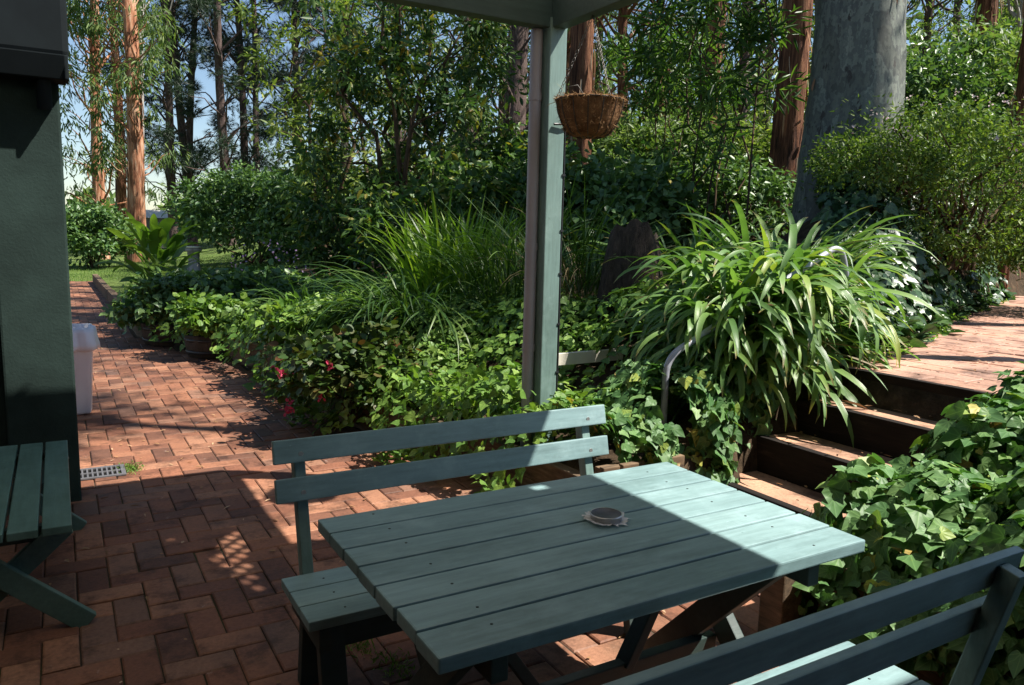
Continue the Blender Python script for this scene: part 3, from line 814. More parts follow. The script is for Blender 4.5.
# ================================================================== BUILDING, VERANDA
b = thing('building_corner', 'dark green rendered wall end with gutter and eaves at the left edge', 'building', (-0.2, 5.2, 0))
mb = MB(); mb.box((-0.12, 5.19, 1.2), (0.34, 0.42, 2.42)); mb.build('wall', M['render'], b, 0.012)
mb = MB(); mb.box((-1.6, 5.30, 1.25), (2.60, 0.2, 2.52)); mb.build('side_wall', M['render'], b, 0.01)
mb = MB()
prof = [(4.84, 2.35), (4.955, 2.345), (4.96, 2.45), (4.975, 2.45), (4.972, 2.33), (4.835, 2.338), (4.80, 2.46), (4.815, 2.46)]
mb.prism([(-3, y, z) for y, z in prof], (-3, 0, 0), (0.085, 0, 0))
mb.box((0.088, 4.89, 2.40), (0.02, 0.15, 0.125))
mb.tube([(-0.02, 4.89, 2.34), (-0.02, 4.90, 2.28), (-0.02, 4.935, 2.2)], 0.036, 12)
mb.build('gutter', M['fascia'], b, 0.006)
mb = MB(); mb.box((-1.5, 4.93, 2.84), (3.21, 0.12, 0.76)); mb.build('fascia', M['fascia'], b, 0.03)
mb = MB(); mb.box((-1.6, 6.7, 3.28), (3.2, 3.3, 0.06)); mb.build('roof', M['roof'], b)
mb = MB()
mb.box((-3.0, 1.3, 1.5), (0.15, 7.4, 3.0)); mb.build('inner_wall', M['render'], b)
mb = MB(); mb.box((-0.25, -2.45, 1.49), (5.6, 0.15, 2.98)); mb.build('added_rear_wall', M['rear'], b)  # unseen wall added behind the camera to cut stray sky light

PX, PY = 2.585, 4.01
ver = thing('veranda', 'green veranda post with roof beams and lattice gable over the tables', 'veranda', (PX, PY, 0))
mb = MB(); mb.box((PX, PY, 1.42), (0.115, 0.115, 2.84)); post = mb.build('post', M['wood_z'], ver, 0.006)
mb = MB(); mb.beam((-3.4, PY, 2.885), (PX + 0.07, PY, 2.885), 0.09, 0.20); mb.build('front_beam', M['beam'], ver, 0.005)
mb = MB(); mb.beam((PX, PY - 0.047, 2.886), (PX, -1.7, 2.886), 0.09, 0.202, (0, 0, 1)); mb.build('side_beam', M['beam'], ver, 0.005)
mb = MB(); mb.box((PX, -1.6, 1.42), (0.115, 0.115, 2.84)); mb.build('post', M['wood_z'], ver, 0.006)
# gable roof, ridge along x
ry, rz_, ez = 2.70, 3.60, 2.99
for sgn in (-1, 1):
    mb = MB()
    yo = ry + sgn * (1.285 if sgn > 0 else 1.45)
    xs_ = np.arange(-3.4, PX + 0.005, 0.019); cz_ = 0.009 * np.sin(np.arange(len(xs_)) * math.pi / 2)
    mb.add([(xq, ry, rz_ + .012 + zq) for xq, zq in zip(xs_, cz_)] + [(xq, yo, ez + .012 + zq) for xq, zq in zip(xs_, cz_)], [(k, k + 1, len(xs_) + k + 1, len(xs_) + k) for k in range(len(xs_) - 1)], True)
    mb.build('roof_sheet', M['roofclear'], ver)
    mb = MB(); mb.beam((PX + 0.022, ry, rz_ - .03), (PX + 0.022, yo, ez - .03), 0.03, 0.11, (0, 0, 1)); mb.build('barge_board', M['beam'], ver)
mb = MB(); mb.box((-0.35, -1.3, 3.03), (6.5, 5.1, 0.05)); mb.build('flat_roof', M['roof'], ver)
mb = MB(); mb.box((PX + 0.30, 0.75, 2.935), (0.15, 3.7, 0.13)); mb.build('shade_edge_box', M['fascia'], ver)  # unseen box added to push the roof's shadow edge across the table
mb = MB(); mb.box((PX + 0.14, 1.95, 3.035), (0.34, 1.3, 0.03)); mb.build('light_leak_filler', M['beam'], ver)  # unseen filler added to close a light leak beside the gable sheet
mb = MB(); mb.box((3.58, -1.875, 3.03), (1.5, 3.95, 0.05)); mb.build('added_shade_roof', M['roof'], ver)  # unseen roof extension added to shade the near bench and its paving
for k in range(6):
    mb = MB(); xk = -2.6 + k * 0.95
    mb.beam((xk, ry, rz_ - .07), (xk, ry + 1.33, ez - .02), 0.045, 0.10)
    mb.beam((xk, ry, rz_ - .07), (xk, ry - 1.33, ez - .02), 0.045, 0.10)
    mb.build('rafter', M['beam'], ver)
# solid gable cheeks and the lattice between them
A_, B_, D_ = (1.72, 2.99), (3.12, 2.99), (2.45, 3.40)
mb = MB()
mb.prism([(PX, 1.3, 2.99), (PX, A_[0], 2.99), (PX, D_[0], D_[1]), (PX, ry, 3.59)], (0, 0, 0), (0.02, 0, 0))
mb.prism([(PX, B_[0], 2.99), (PX, 3.85, 2.99), (PX, ry, 3.59), (PX, D_[0], D_[1])], (0, 0, 0), (0.02, 0, 0))
mb.build('gable_board', M['beam'], ver)
mb = MB()
def clip_line(p, d):
    t0, t1 = -9, 9; tri = [A_, B_, D_]
    for i in range(3):
        a = np.array(tri[i]); e = np.array(tri[(i + 1) % 3]) - a; nn = np.array([-e[1], e[0]])
        den = d @ nn; num = (a - p) @ nn
        if den > 0: t0 = max(t0, num / den)
        else: t1 = min(t1, num / den)
    return (p + d * t0, p + d * t1) if t1 - t0 > 0.04 else None
for fam, xo in ((1, 0.004), (-1, 0.016)):
    d = np.array([1, fam * 1.0]) / math.sqrt(2); nrm = np.array([-d[1], d[0]])
    for k in range(-30, 31):
        q = clip_line(np.array([2.72, 3.15]) + nrm * k * 0.092, d)
        if q is not None: mb.beam((PX + xo, *q[0]), (PX + xo, *q[1]), 0.036, 0.008, (1, 0, 0))
mb.build('lattice', M['beam'], ver)
# downpipe up the left face of the post
mb = MB(); px_, py_ = PX - 0.095, PY + 0.035
mb.tube([(px_, py_, 0.25), (px_, py_, 2.78)], 0.036, 18); pipe = mb.build('downpipe', M['pipe'], ver)
for zz in (0.9, 1.52, 2.4): MB().tube([(px_, py_, zz - .022), (px_, py_, zz + .022)], 0.040, 18).build('pipe_bracket', M['pipe'], pipe)
hs = thing('irrigation_hose', 'thin black watering hose clipped up the edge of the green post', 'hose', (PX + .07, PY - .05, 0.3))
mb = MB(); hx = PX + 0.066
mb.tube([(hx, PY - .048, 0.3), (hx + .003, PY - .05, 0.9), (hx, PY - .048, 1.5), (hx + .002, PY - .05, 2.0), (hx, PY - .05, 2.20), (hx - .02, PY - .075, 2.245), (hx - .09, PY - .07, 2.24)], 0.007, 8)
mb.build('tube', M['hose'], hs)
for zz in (0.75, 1.05, 1.36, 1.62, 1.95):
    MB().box((hx - .004, PY - .054, zz), (0.022, 0.018, 0.012)).build('clip', M['hose'], hs)

# hanging basket
bc = np.array([2.585, 3.62, 2.325])
hb = thing('hanging_basket', 'bare coir lined hanging basket on chains under the veranda beam', 'hanging basket', tuple(bc))
rim = lambda a, z: .90 * (1 + 0.085 * abs(math.sin(9 * a + z * 3)) - .04 + 0.02 * math.sin(23 * a + z * 30) + random.uniform(-.02, .02))
prof = [(0.02, -0.19), (0.09, -0.188), (0.13, -0.168), (0.16, -0.12), (0.182, -0.06), (0.197, 0.0), (0.203, 0.012), (0.196, 0.018), (0.178, 0.0), (0.155, -0.08), (0.1, -0.16), (0.01, -0.17)]
lin = MB().lathe(bc, prof, 54, rim).build('coir_liner', M['coir'], hb)
n = 1700; a = rng.random(n) * 6.283; tz = rng.random(n); tz[:800] = 1
rr = np.interp(tz, [0, .3, 1], [.12, .165, .2]) * .92; zz = -0.175 + .19 * tz
P = np.stack([bc[0] + rr * np.cos(a), bc[1] + rr * np.sin(a), bc[2] + zz], 1)
D = unit(np.stack([np.cos(a), np.sin(a), np.zeros(n)], 1) * .55 + rand_dir(n) * .8)
LB().leaves(P, D, rand_dir(n), rng.uniform(.012, .038, n), 0.0022, 'diamond').build('coir_fibre', M['coir_strand'], hb)
mb = MB()
ringp = [(bc[0] + .186 * math.cos(t), bc[1] + .186 * math.sin(t), bc[2] + .008) for t in np.linspace(0, 2 * math.pi, 33)]
mb.tube(ringp, 0.004, 6, False)
for k in range(14):
    t = k / 14 * 6.283
    mb.tube([(bc[0] + r * math.cos(t), bc[1] + r * math.sin(t), bc[2] + z) for r, z in ((.190, .008), (.178, -.06), (.154, -.12), (.12, -.172), (.05, -.195))], 0.0028, 5, False)
mb.tube([(bc[0] - .16, bc[1] + .03, bc[2]), (bc[0] - .14, bc[1] + .02, bc[2] + .07), (bc[0] - .08, bc[1] + .01, bc[2] + .085), (bc[0] - .02, bc[1], bc[2] + .01)], 0.003, 5)
mb.build('wire_frame', M['wire'], hb)
hook = bc + np.array([0, 0, 0.46])
for k in range(3):
    t = k / 3 * 6.283 + 0.5
    p0 = bc + np.array([.185 * math.cos(t), .185 * math.sin(t), .01]); mb = MB(); m = 22
    for q in range(m):
        u = p0 + (hook - p0) * (q + .5) / m; dd = (hook - p0) / np.linalg.norm(hook - p0)
        s_ = unit(np.cross(dd, [0, 1, 0.3 if q % 2 else -1.0])); h_ = 0.012
        mb.tube([u + dd * h_ * math.sin(w) + s_ * .0065 * math.cos(w) for w in np.linspace(0, 6.283, 8)], 0.0020, 4, False)
    mb.build('chain', M['chain'], hb)
n = 26; a = rng.random(n) * 6.283
LB().add(*straps(np.stack([bc[0] + .1 * np.cos(a), bc[1] + .1 * np.sin(a), np.full(n, bc[2] - .04)], 1), a, rng.uniform(.08, .2, n), np.full(n, .006), rng.uniform(.6, 1.3, n), rng.uniform(.5, 2, n), 5)).build('dry_stalk', L['dryblade'], hb)

# ================================================================== FURNITURE
def nails(mb, pts, z):
    for x, y in pts: mb.lathe((x, y, z), [(0.004, 0), (0.004, 0.0008), (0.0, 0.001)], 8)

tx0, tx1, ty0, ty1, tz = 0.644, 2.041, 1.361, 2.253, 0.72
tb = thing('picnic_table', 'green slatted picnic table half in sunlight holding a round tin', 'table', ((tx0 + tx1) / 2, (ty0 + ty1) / 2, 0))
mb = MB(); npl = 7; pw = (ty1 - ty0) / npl
for k in range(npl):
    yy = ty0 + (k + .5) * pw
    mb.box(((tx0 + tx1) / 2 + random.uniform(-.003, .003), yy, tz - .019), (tx1 - tx0, pw - (0.007 + 0.003 * (k % 3 == 1)), 0.038))
top = mb.build('tabletop', M['wood_x'], tb, 0.005)
for k in range(npl):
    for x in (tx0 + .17, tx1 - .17):
        mb = MB(); nails(mb, [(x + random.uniform(-.012, .012), ty0 + (k + .5) * pw + random.uniform(-.03, .03))], tz); mb.build('nail', M['nail'], top)
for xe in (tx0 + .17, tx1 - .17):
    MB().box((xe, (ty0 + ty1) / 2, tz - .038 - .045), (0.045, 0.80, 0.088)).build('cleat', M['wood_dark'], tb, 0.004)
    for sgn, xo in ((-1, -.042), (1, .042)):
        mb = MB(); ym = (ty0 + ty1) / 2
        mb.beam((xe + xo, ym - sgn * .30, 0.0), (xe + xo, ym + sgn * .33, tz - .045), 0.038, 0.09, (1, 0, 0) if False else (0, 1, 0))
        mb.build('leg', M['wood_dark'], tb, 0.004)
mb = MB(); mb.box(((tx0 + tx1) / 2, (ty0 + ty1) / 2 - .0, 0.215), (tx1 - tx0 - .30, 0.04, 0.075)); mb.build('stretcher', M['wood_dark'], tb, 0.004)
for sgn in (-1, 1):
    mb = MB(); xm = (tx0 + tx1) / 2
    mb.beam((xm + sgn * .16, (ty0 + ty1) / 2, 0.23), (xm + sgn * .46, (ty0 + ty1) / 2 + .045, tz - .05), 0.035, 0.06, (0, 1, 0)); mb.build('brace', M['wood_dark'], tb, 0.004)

def make_bench(name, label):
    """bench along x, back towards +y, origin under its middle"""
    t = thing(name, label, 'bench', (0, 0, 0), 'slatted benches beside the picnic table')
    hl = 0.715
    mb = MB()
    for k in range(3): mb.box((0, -.117 + k * .117, 0.40 - .017), (2 * hl, 0.112, 0.034))
    st = mb.build('seat', M['wood_x'], t, 0.005)
    for sx in (-1, 1):
        for k in range(3):
            mb = MB(); nails(mb, [(sx * (hl - .13), -.117 + k * .117 + random.uniform(-.03, .03))], 0.40); mb.build('nail', M['nail'], st)
    for zc, yc in ((0.822, 0.262), (0.69, 0.232)):
        mb = MB(); m = Matrix.Rotation(-0.22, 3, 'X')
        mb.box((0, yc, zc), (2 * hl - .0, 0.024, 0.083), m)
        sl = mb.build('back_slat', M['wood_x'], t, 0.004)
        for sx in (-1, 1): MB().tube([(sx * (hl - .095), yc - .016, zc - .01), (sx * (hl - .095), yc - .010, zc - .01)], 0.009, 10).build('bolt', M['bolt'], sl)
    for sx in (-1, 1):
        x = sx * (hl - .095)
        MB().beam((x, 0.185, 0.34), (x, 0.306, 0.838), 0.04, 0.05, (0, 1, 0)).build('back_post', M['wood_z'], t, 0.004)
        for a, c in ((-.135, -.06), (.16, .10)):
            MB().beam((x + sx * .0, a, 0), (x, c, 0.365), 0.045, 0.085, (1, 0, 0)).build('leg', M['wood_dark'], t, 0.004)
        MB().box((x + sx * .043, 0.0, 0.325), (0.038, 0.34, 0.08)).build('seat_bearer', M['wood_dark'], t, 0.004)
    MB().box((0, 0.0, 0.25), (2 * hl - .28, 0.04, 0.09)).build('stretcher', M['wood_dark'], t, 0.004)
    return t
bench = make_bench('garden_bench', 'green bench behind the table with its back to the garden bed')
bench.location = (1.325, 2.405, 0)
b2 = copy_tree(bench); b2.location = (1.30, 1.205, 0); b2.rotation_euler.z = math.pi
b2['label'] = 'green bench nearest the camera at the bottom right, seen from behind'

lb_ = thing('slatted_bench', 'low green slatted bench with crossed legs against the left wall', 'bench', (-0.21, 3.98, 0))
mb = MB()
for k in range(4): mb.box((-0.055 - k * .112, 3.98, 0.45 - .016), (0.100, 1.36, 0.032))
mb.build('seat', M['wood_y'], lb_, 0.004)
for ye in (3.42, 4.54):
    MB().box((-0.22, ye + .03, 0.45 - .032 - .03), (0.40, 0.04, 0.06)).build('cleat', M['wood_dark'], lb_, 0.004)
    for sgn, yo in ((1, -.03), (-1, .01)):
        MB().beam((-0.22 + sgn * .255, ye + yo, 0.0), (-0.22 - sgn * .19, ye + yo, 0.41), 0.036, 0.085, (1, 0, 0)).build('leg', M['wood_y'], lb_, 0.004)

tin = thing('tin_lid', 'round metal tin on crumpled clear wrap on the picnic table', 'tin', (1.437, 1.845, tz))
c0 = (1.437, 1.845, tz)
MB().lathe(c0, [(0.046, 0.003), (0.049, 0.006), (0.049, 0.018), (0.051, 0.019), (0.051, 0.023), (0.047, 0.023)], 32).build('body', M['tin'], tin)
MB().lathe(c0, [(0.0475, 0.0225), (0.044, 0.0195), (0.0, 0.0195)], 32).build('lid', M['ash'], tin)
mb = MB(); ring = 40
V = [(c0[0] + 0.03 * math.cos(k / ring * 6.283), c0[1] + .03 * math.sin(k / ring * 6.283), tz + .002) for k in range(ring)]
V += [(c0[0] + r * math.cos(k / ring * 6.283), c0[1] + r * math.sin(k / ring * 6.283), tz + .004 + random.random() * .010) for k in range(ring) for r in [0.066 + random.uniform(-.008, .016)]]
mb.add(V, [(k, (k + 1) % ring, ring + (k + 1) % ring, ring + k) for k in range(ring)])
mw, nt, bb, out = new_mat('crumpled clear wrap'); bb.inputs['Base Color'].default_value = (0.75, 0.75, 0.78, 1); bb.inputs['Roughness'].default_value = 0.15; bb.inputs['Alpha'].default_value = 0.75
mb.build('wrap', mw, tin)

# white bin
bn = thing('white_bin', 'white plastic bin with a bag folded over its rim behind the wall', 'bin', (0.02, 7.45, 0))
sq = lambda a, z: 1 / max(abs(math.cos(a)), abs(math.sin(a))) ** 0.75
MB().lathe((0.02, 7.45, 0), [(0.0, 0.005), (0.16, 0.005), (0.17, 0.02), (0.205, 0.62), (0.215, 0.64), (0.2, 0.64), (0.17, 0.1)], 48, sq).build('body', M['white_plastic'], bn)
cr = lambda a, z: sq(a, z) * (1 + 0.04 * math.sin(11 * a + z * 9) + .03 * math.sin(17 * a) + random.uniform(-.015, .015))
MB().lathe((0.02, 7.45, 0), [(0.205, 0.54), (0.245, 0.56), (0.242, 0.60), (0.222, 0.69), (0.212, 0.73), (0.195, 0.735), (0.18, 0.68), (0.0, 0.62)], 60, cr).build('bag', M['white_plastic'], bn)

# handrail beside the steps
rail = thing('handrail', 'bent galvanised pipe handrail half buried in the strap leaves', 'handrail', (3.05, 3.40, 0.3))
def bend(pts, r=0.10, k=6):
    P = [np.array(p, float) for p in pts]; out = [P[0]]
    for a, b_, c_ in zip(P[:-2], P[1:-1], P[2:]):
        u = unit(a - b_); w = unit(c_ - b_); p0 = b_ + u * r; p1 = b_ + w * r
        for q in np.linspace(0, 1, k): out.append((1 - q) ** 2 * p0 + 2 * q * (1 - q) * b_ + q * q * p1)
    return out + [P[-1]]
rp = [(3.13, 3.49, 0.2), (3.12, 3.49, 0.88), (4.64, 3.49, 1.58), (4.75, 3.49, 1.29), (4.77, 3.49, 0.8)]
mb = MB(); mb.tube(bend(rp, 0.12, 7), 0.021, 14); mb.build('rail_tube', M['steel'], rail)

# ================================================================== PLANTS NEAR THE PATIO
def cover_z(x, y):
    e = x - np.interp(y, EY, EX)
    b = 0.10 * np.sin(x * 3.1 + y * 1.7) + 0.08 * np.sin(x * 5.3 - y * 4.1) + .05 * np.sin(9 * x + 7 * y)
    lump = 0.17 + b * 0.8
    return np.where(e > 0.0, height(np.maximum(x, np.interp(y, EY, EX) + .15), y) + lump * sm(e, -.2, .3), 0.10 + (0.30 + .6 * lump) * sm(e, -.42, .02))

ground_cover('leafy_ground_cover', 'bright leafy ground cover spilling from the bed behind the green post', 'ground cover',
             lambda x, y: (x - np.interp(y, EY, EX) > -.40 + .12 * np.sin(y * 5)) & (x - np.interp(y, EY, EX) < 2.2) & (y > 3.6) & (path_dist(x, y) > .9) & ~((x > 2.75) & (x < 3.75) & (y > 4.1) & (y < 4.68) & (rng.random(len(x)) < .8)),
             ((1.3, 4.8), (3.6, 7.0)), 1150, 0.064, 0.06, 'ivy', 'cover', cover_z, (-.05, .15), 0.6)
ground_cover('leafy_ground_cover', 'shaded mid green ground cover filling the bed along the left path', 'ground cover',
             lambda x, y: (x - np.interp(y, EY, EX) > -.32 + .1 * np.sin(y * 4)) & (x - np.interp(y, EY, EX) < 2.6) & (y > 7.0),
             ((0.7, 4.5), (7.0, 13.5)), 420, 0.085, 0.075, 'ivy', 'cover', cover_z, (-.05, .2), 0.6)
def side_z(x, y):
    b = 0.07 * np.sin(x * 6.1 + y * 2) + .05 * np.sin(x * 11)
    top = np.interp(x, [2.4, 3.2, 4.2, 4.8], [0.42, 0.52, 0.80, 0.95]) + b + .1
    yo = np.where(x > 3.42, .12, 0.0)
    return top * sm(y, 3.08 + yo, 3.34 + yo) + 0.05
n_ = 2300
xe_ = rng.uniform(2.75, 4.7, n_); ze_ = rng.uniform(.02, 1, n_)
ze_ = np.interp(xe_, [2.7, 3.4, 3.7, 4.05, 4.4, 4.7], [.12, .22, .40, .58, .76, .8]) + ze_ * np.interp(xe_, [2.7, 3.4, 4.2, 4.7], [.4, .45, .32, .25])
k_ = (np.abs(xe_ - 3.02) > .10) | (ze_ < .42)
side_extra = (np.stack([xe_, np.where(xe_ > 3.42, 3.30, 3.17) + .04 * np.sin(xe_ * 13) + rng.uniform(-.02, .1, n_), ze_], 1)[k_], unit(rand_dir(n_) * .7 + np.array([0, -.15, -.8]))[k_], unit(rand_dir(n_) * .5 + np.array([0, -.9, .35]))[k_])
ground_cover('trailing_ivy', 'large pale ivy leaves trailing over the timber wall beside the steps', 'ivy',
             lambda x, y: (y > 3.14 + np.where(x > 3.42, .14, 0) + 0.04 * np.sin(x * 9)) & ((x > 2.62) | (y > 3.3)) & ((np.abs(x - 3.02) > .13) | (y > 3.5)),
             ((2.50, 4.6), (3.08, 3.75)), 2000, 0.068, 0.066, 'ivy', 'ivy', side_z, (-.04, .10), 0.6, 0.5, extra=side_extra)
def right_z(x, y):
    b = 0.05 * np.sin(x * 4.1 + y * 2.7) + 0.06 * np.sin(x * 2.3 - y * 5.1) + .05 * np.sin(11 * x + 4 * y) + .03 * np.sin(17 * y - 5 * x)
    t = np.interp(x, [2.30, 2.44, 2.68, 3.3, 4.2, 5.0, 6.0], [0.02, 0.12, 0.58, 0.76, 0.97, 1.12, 1.15]) + b
    over = sm(y, 1.92, 2.30 + .1 * np.sin(x * 5))
    return t * (1 - over * .85)
ground_cover('ivy_mound', 'large leaved ivy mounded over the bed right of the steps', 'ivy',
             lambda x, y: (x > 2.41 + .05 * np.sin(y * 6) + .12 * sm(y, 1.5, 2.0)) & (y < 2.06 + .09 * np.sin(x * 6) + .16 * sm(x, 3.4, 4.2)),
             ((2.3, 5.4), (-0.8, 2.45)), 2300, 0.072, 0.072, 'ivy', 'ivy', right_z, (-.18, .09), 0.62, 0.3)
def bank_z(x, y):
    pd = path_dist(x, y)
    return np.maximum(height(x, y), PZ) + 0.06 + 0.22 * sm(pd, .85, 1.8) + .06 * np.sin(4 * x + 3 * y)
def above_path(x, y): return y - np.interp(x, PATH[:, 0], PATH[:, 1])
ground_cover('bank_ivy', 'glossy dark ivy on the bank beside the upper path', 'ivy',
             lambda x, y: (path_dist(x, y) > .78 + .1 * np.sin(x * 5)) & (above_path(x, y) > 0) & (path_dist(x, y) < np.interp(x, [5.5, 8], [1.4, 2.4])),
             ((4.9, 12.5), (3.0, 8.2)), 560, 0.115, 0.10, 'ivy', 'ivydark', bank_z, (-.06, .14), 0.6)
ground_cover('path_weeds', 'low yellowish weeds along the edge of the upper path', 'weeds',
             lambda x, y: (np.abs(path_dist(x, y) - .76) < .10) & (above_path(x, y) > 0) & (np.sin(x * 4) > -.3),
             ((4.9, 12.5), (3.0, 8.2)), 500, 0.05, 0.02, 'lance', 'canna', lambda x, y: 0 * x + PZ, (0, .05), 0.9)

# strappy clumps
x, y = 4.30, 3.90
strap_clump('strap_leaf_clump', 'big fountain of broad arching strap leaves hanging over the handrail', 'strap leaf plant', x, y, 880, 0.56, 0.68, 0.052, (0.1, 1.35), (1.3, 2.6), 'strap', z=hz(x, y) - .18, jitter=.5, bias=(-2.0, .5), seg=10, power=1.15, zvar=.74)
x, y = 3.86, 3.68
strap_clump('strap_leaf_clump', 'lower left fountain of drooping strap leaves around the handrail bend', 'strap leaf plant', x, y, 460, 0.34, 0.54, 0.042, (0.2, 1.3), (1.4, 2.7), 'strap', z=hz(x, y) + .05, jitter=.5, bias=(-2.1, .55), seg=10, power=1.15, zvar=.46)
sc_ = bpy.data.objects['strap_leaf_clump']
n = 70; a = rng.uniform(2.6, 6.6, n); q = ORG['strap_leaf_clump']
LB().add(*straps(np.stack([q[0] + .55 * np.cos(a), q[1] + .5 * np.sin(a), q[2] + rng.uniform(.05, .45, n)], 1), a + rng.normal(size=n) * .5, rng.uniform(.25, .6, n), rng.uniform(.015, .035, n), rng.uniform(-.6, .6, n), rng.uniform(.6, 1.8, n), 6, twist=2.5)).build('dead_leaf', L['dryblade'], sc_)['kind'] = 'stuff'
x, y = 5.35, 4.55
strap_clump('strap_leaf_clump', 'smaller strap leaf clump rising behind the big one with upright blades', 'strap leaf plant', x, y, 170, 0.42, 0.95, 0.055, (1.0, 1.5), (.7, 2.2), 'strap', jitter=.5, zvar=.3)
x, y = 3.85, 7.85
strap_clump('iris_clump', 'bright yellow green clump of upright sword leaves left of the post', 'iris', x, y, 300, 0.55, 0.98, 0.038, (0.95, 1.55), (.15, 1.1), 'iris', jitter=.6, zvar=.2, power=2)
x, y = 4.35, 8.35
strap_clump('iris_clump', 'darker sword leaf clump between the bright iris and the post', 'iris', x, y, 170, 0.5, 1.0, 0.034, (1.0, 1.5), (.2, 1.3), 'grass', jitter=.6, zvar=.2, power=2)
x, y = 2.95, 6.95
strap_clump('arching_grass', 'dark green fountain of narrow blades below the bright sword leaves', 'grass clump', x, y, 360, 0.42, 1.15, 0.022, (0.7, 1.4), (1.4, 2.8), 'grass', jitter=.4, zvar=.2, bias=(3.4, .35))
x, y = 2.7, 9.6
strap_clump('arching_grass', 'grassy clump of arching blades at the middle of the left bed', 'grass clump', x, y, 220, 0.4, .75, 0.022, (0.7, 1.4), (1.0, 2.4), 'grass', jitter=.4, zvar=.15)
x, y = 2.0, 11.3
strap_clump('arching_grass', 'pale grassy clump rising behind the planters by the path', 'grass clump', x, y, 180, 0.35, .7, 0.022, (0.8, 1.45), (.6, 2.0), 'iris', jitter=.4, zvar=.1)
x, y = bearing(572, 7.8)
strap_clump('reed_clump', 'dark straggly reeds with straw coloured blades right of the post', 'reeds', x, y, 260, .6, 1.25, 0.014, (0.9, 1.5), (.4, 2.0), 'grass', jitter=.6, zvar=.2)
x, y = bearing(585, 7.2)
strap_clump('dry_reed_clump', 'dry straw coloured blades drooping in the shade near the stump', 'reeds', x, y, 70, .4, 1.0, 0.012, (0.9, 1.5), (.8, 2.6), 'dryblade', jitter=.6, zvar=.2)
x, y = bearing(510, 7.6)
strap_clump('reed_clump', 'dark fine reeds just left of the post beside the iris', 'reeds', x, y, 200, .45, 1.2, 0.014, (0.9, 1.5), (.4, 1.9), 'grass', jitter=.6, zvar=.2)
for px, d, lab in ((672, 7.3, 'slender arching blades in front of the old stump'), (700, 7.2, 'upright green blades behind the big strap leaf clump')):
    x, y = bearing(px, d)
    strap_clump('blade_clump', lab, 'strap leaf plant', x, y, 60, .3, 1.0, 0.04, (1.0, 1.5), (.8, 2.4), 'strap', jitter=.6, zvar=.2)

# begonia with red flowers
bg = shrub('begonia', 'low bronze and green begonia with red flowers at the path corner', 'begonia', 2.0, 5.85, 0.55, .6, .75, 2300, .062, .052, 'round', 'bronze', z=.12, clumps=46, stems=8)
for k in range(9):
    a = rng.uniform(2.2, 4.8); r = rng.uniform(.5, .68); p = np.array([2.0 + r * math.cos(a), 5.85 + r * 1.05 * math.sin(a), rng.uniform(.2, .7)])
    n = 9; LB().leaves(p + rand_dir(n) * .02, rand_dir(n), rand_dir(n), .03, .026, 'round').build('flower', L['red'], bg)

# barrels and their plants
def barrel(name, label, x, y, r, h):
    t = thing(name, label, 'planter', (x, y, 0), 'half barrel planters along the left bed')
    st = lambda a, z: 1 + .012 * (1 if int(a / 6.2832 * 22) % 2 else -1)
    MB().lathe((x, y, 0), [(0, .01), (r * .88, .01), (r * .97, h * .5), (r, h), (r * .93, h), (r * .9, h * .8), (0, h * .78)], 44, st).build('stave', M['barrel'], t)
    for zz in (.2, .72):
        rr = r * (.91 + .08 * zz) + .006
        MB().lathe((x, y, 0), [(rr, h * zz), (rr + .003, h * zz), (rr + .006, h * zz + .035), (rr, h * zz + .035)], 44).build('hoop', M['wire'], t)
    return t
barrel('half_barrel', 'nearer weathered half barrel planter half hidden by leaves', 1.62, 10.1, .34, .28)
barrel('half_barrel', 'farther half barrel planter under dark trailing leaves', 1.32, 11.35, .42, .30)
shrub('geranium', 'pale green geranium spilling over the nearer half barrel', 'geranium', 1.58, 10.0, .46, .40, .46, 1100, .075, .072, 'round', 'cover', z=.30, clumps=18, stems=5)
shrub('trailing_plant', 'dark leafy mound trailing over the farther half barrel', 'trailing plant', 1.30, 11.35, .62, .62, .85, 2800, .085, .072, 'ivy', 'bush', z=.08, clumps=46, stems=6)
shrub('trailing_plant', 'leafy mound between the farther barrel and the lawn edge', 'trailing plant', 1.70, 12.7, .75, .8, .85, 2200, .10, .09, 'ivy', 'bush', z=.05, clumps=46, stems=6)
shrub('leafy_shrub', 'dark leafy shrub above the half barrels', 'shrub', 2.3, 10.8, .8, .7, .65, 2200, .10, .075, 'oval', 'bush', clumps=40)
shrub('leafy_shrub', 'low leafy mound behind the red flowered begonia', 'shrub', 2.35, 7.7, .6, .8, .6, 1800, .09, .075, 'ivy', 'cover', clumps=40)
mv = shrub('flowering_shrub', 'small shrub dotted with mauve flowers in the left bed', 'shrub', *bearing(268, 11.4), .6, .6, .55, 1200, .07, .03, 'lance', 'bush', clumps=30)
n = 56; o_ = ORG[mv.name]; b = ball(n, .2); b[:, 2] = np.abs(b[:, 2])
LB().leaves(o_ + b * np.array([.6, .6, .5]) + np.array([0, 0, .5]), rand_dir(n), rand_dir(n), .035, .03, 'round').build('flower', L['mauve'], mv)['kind'] = 'stuff'

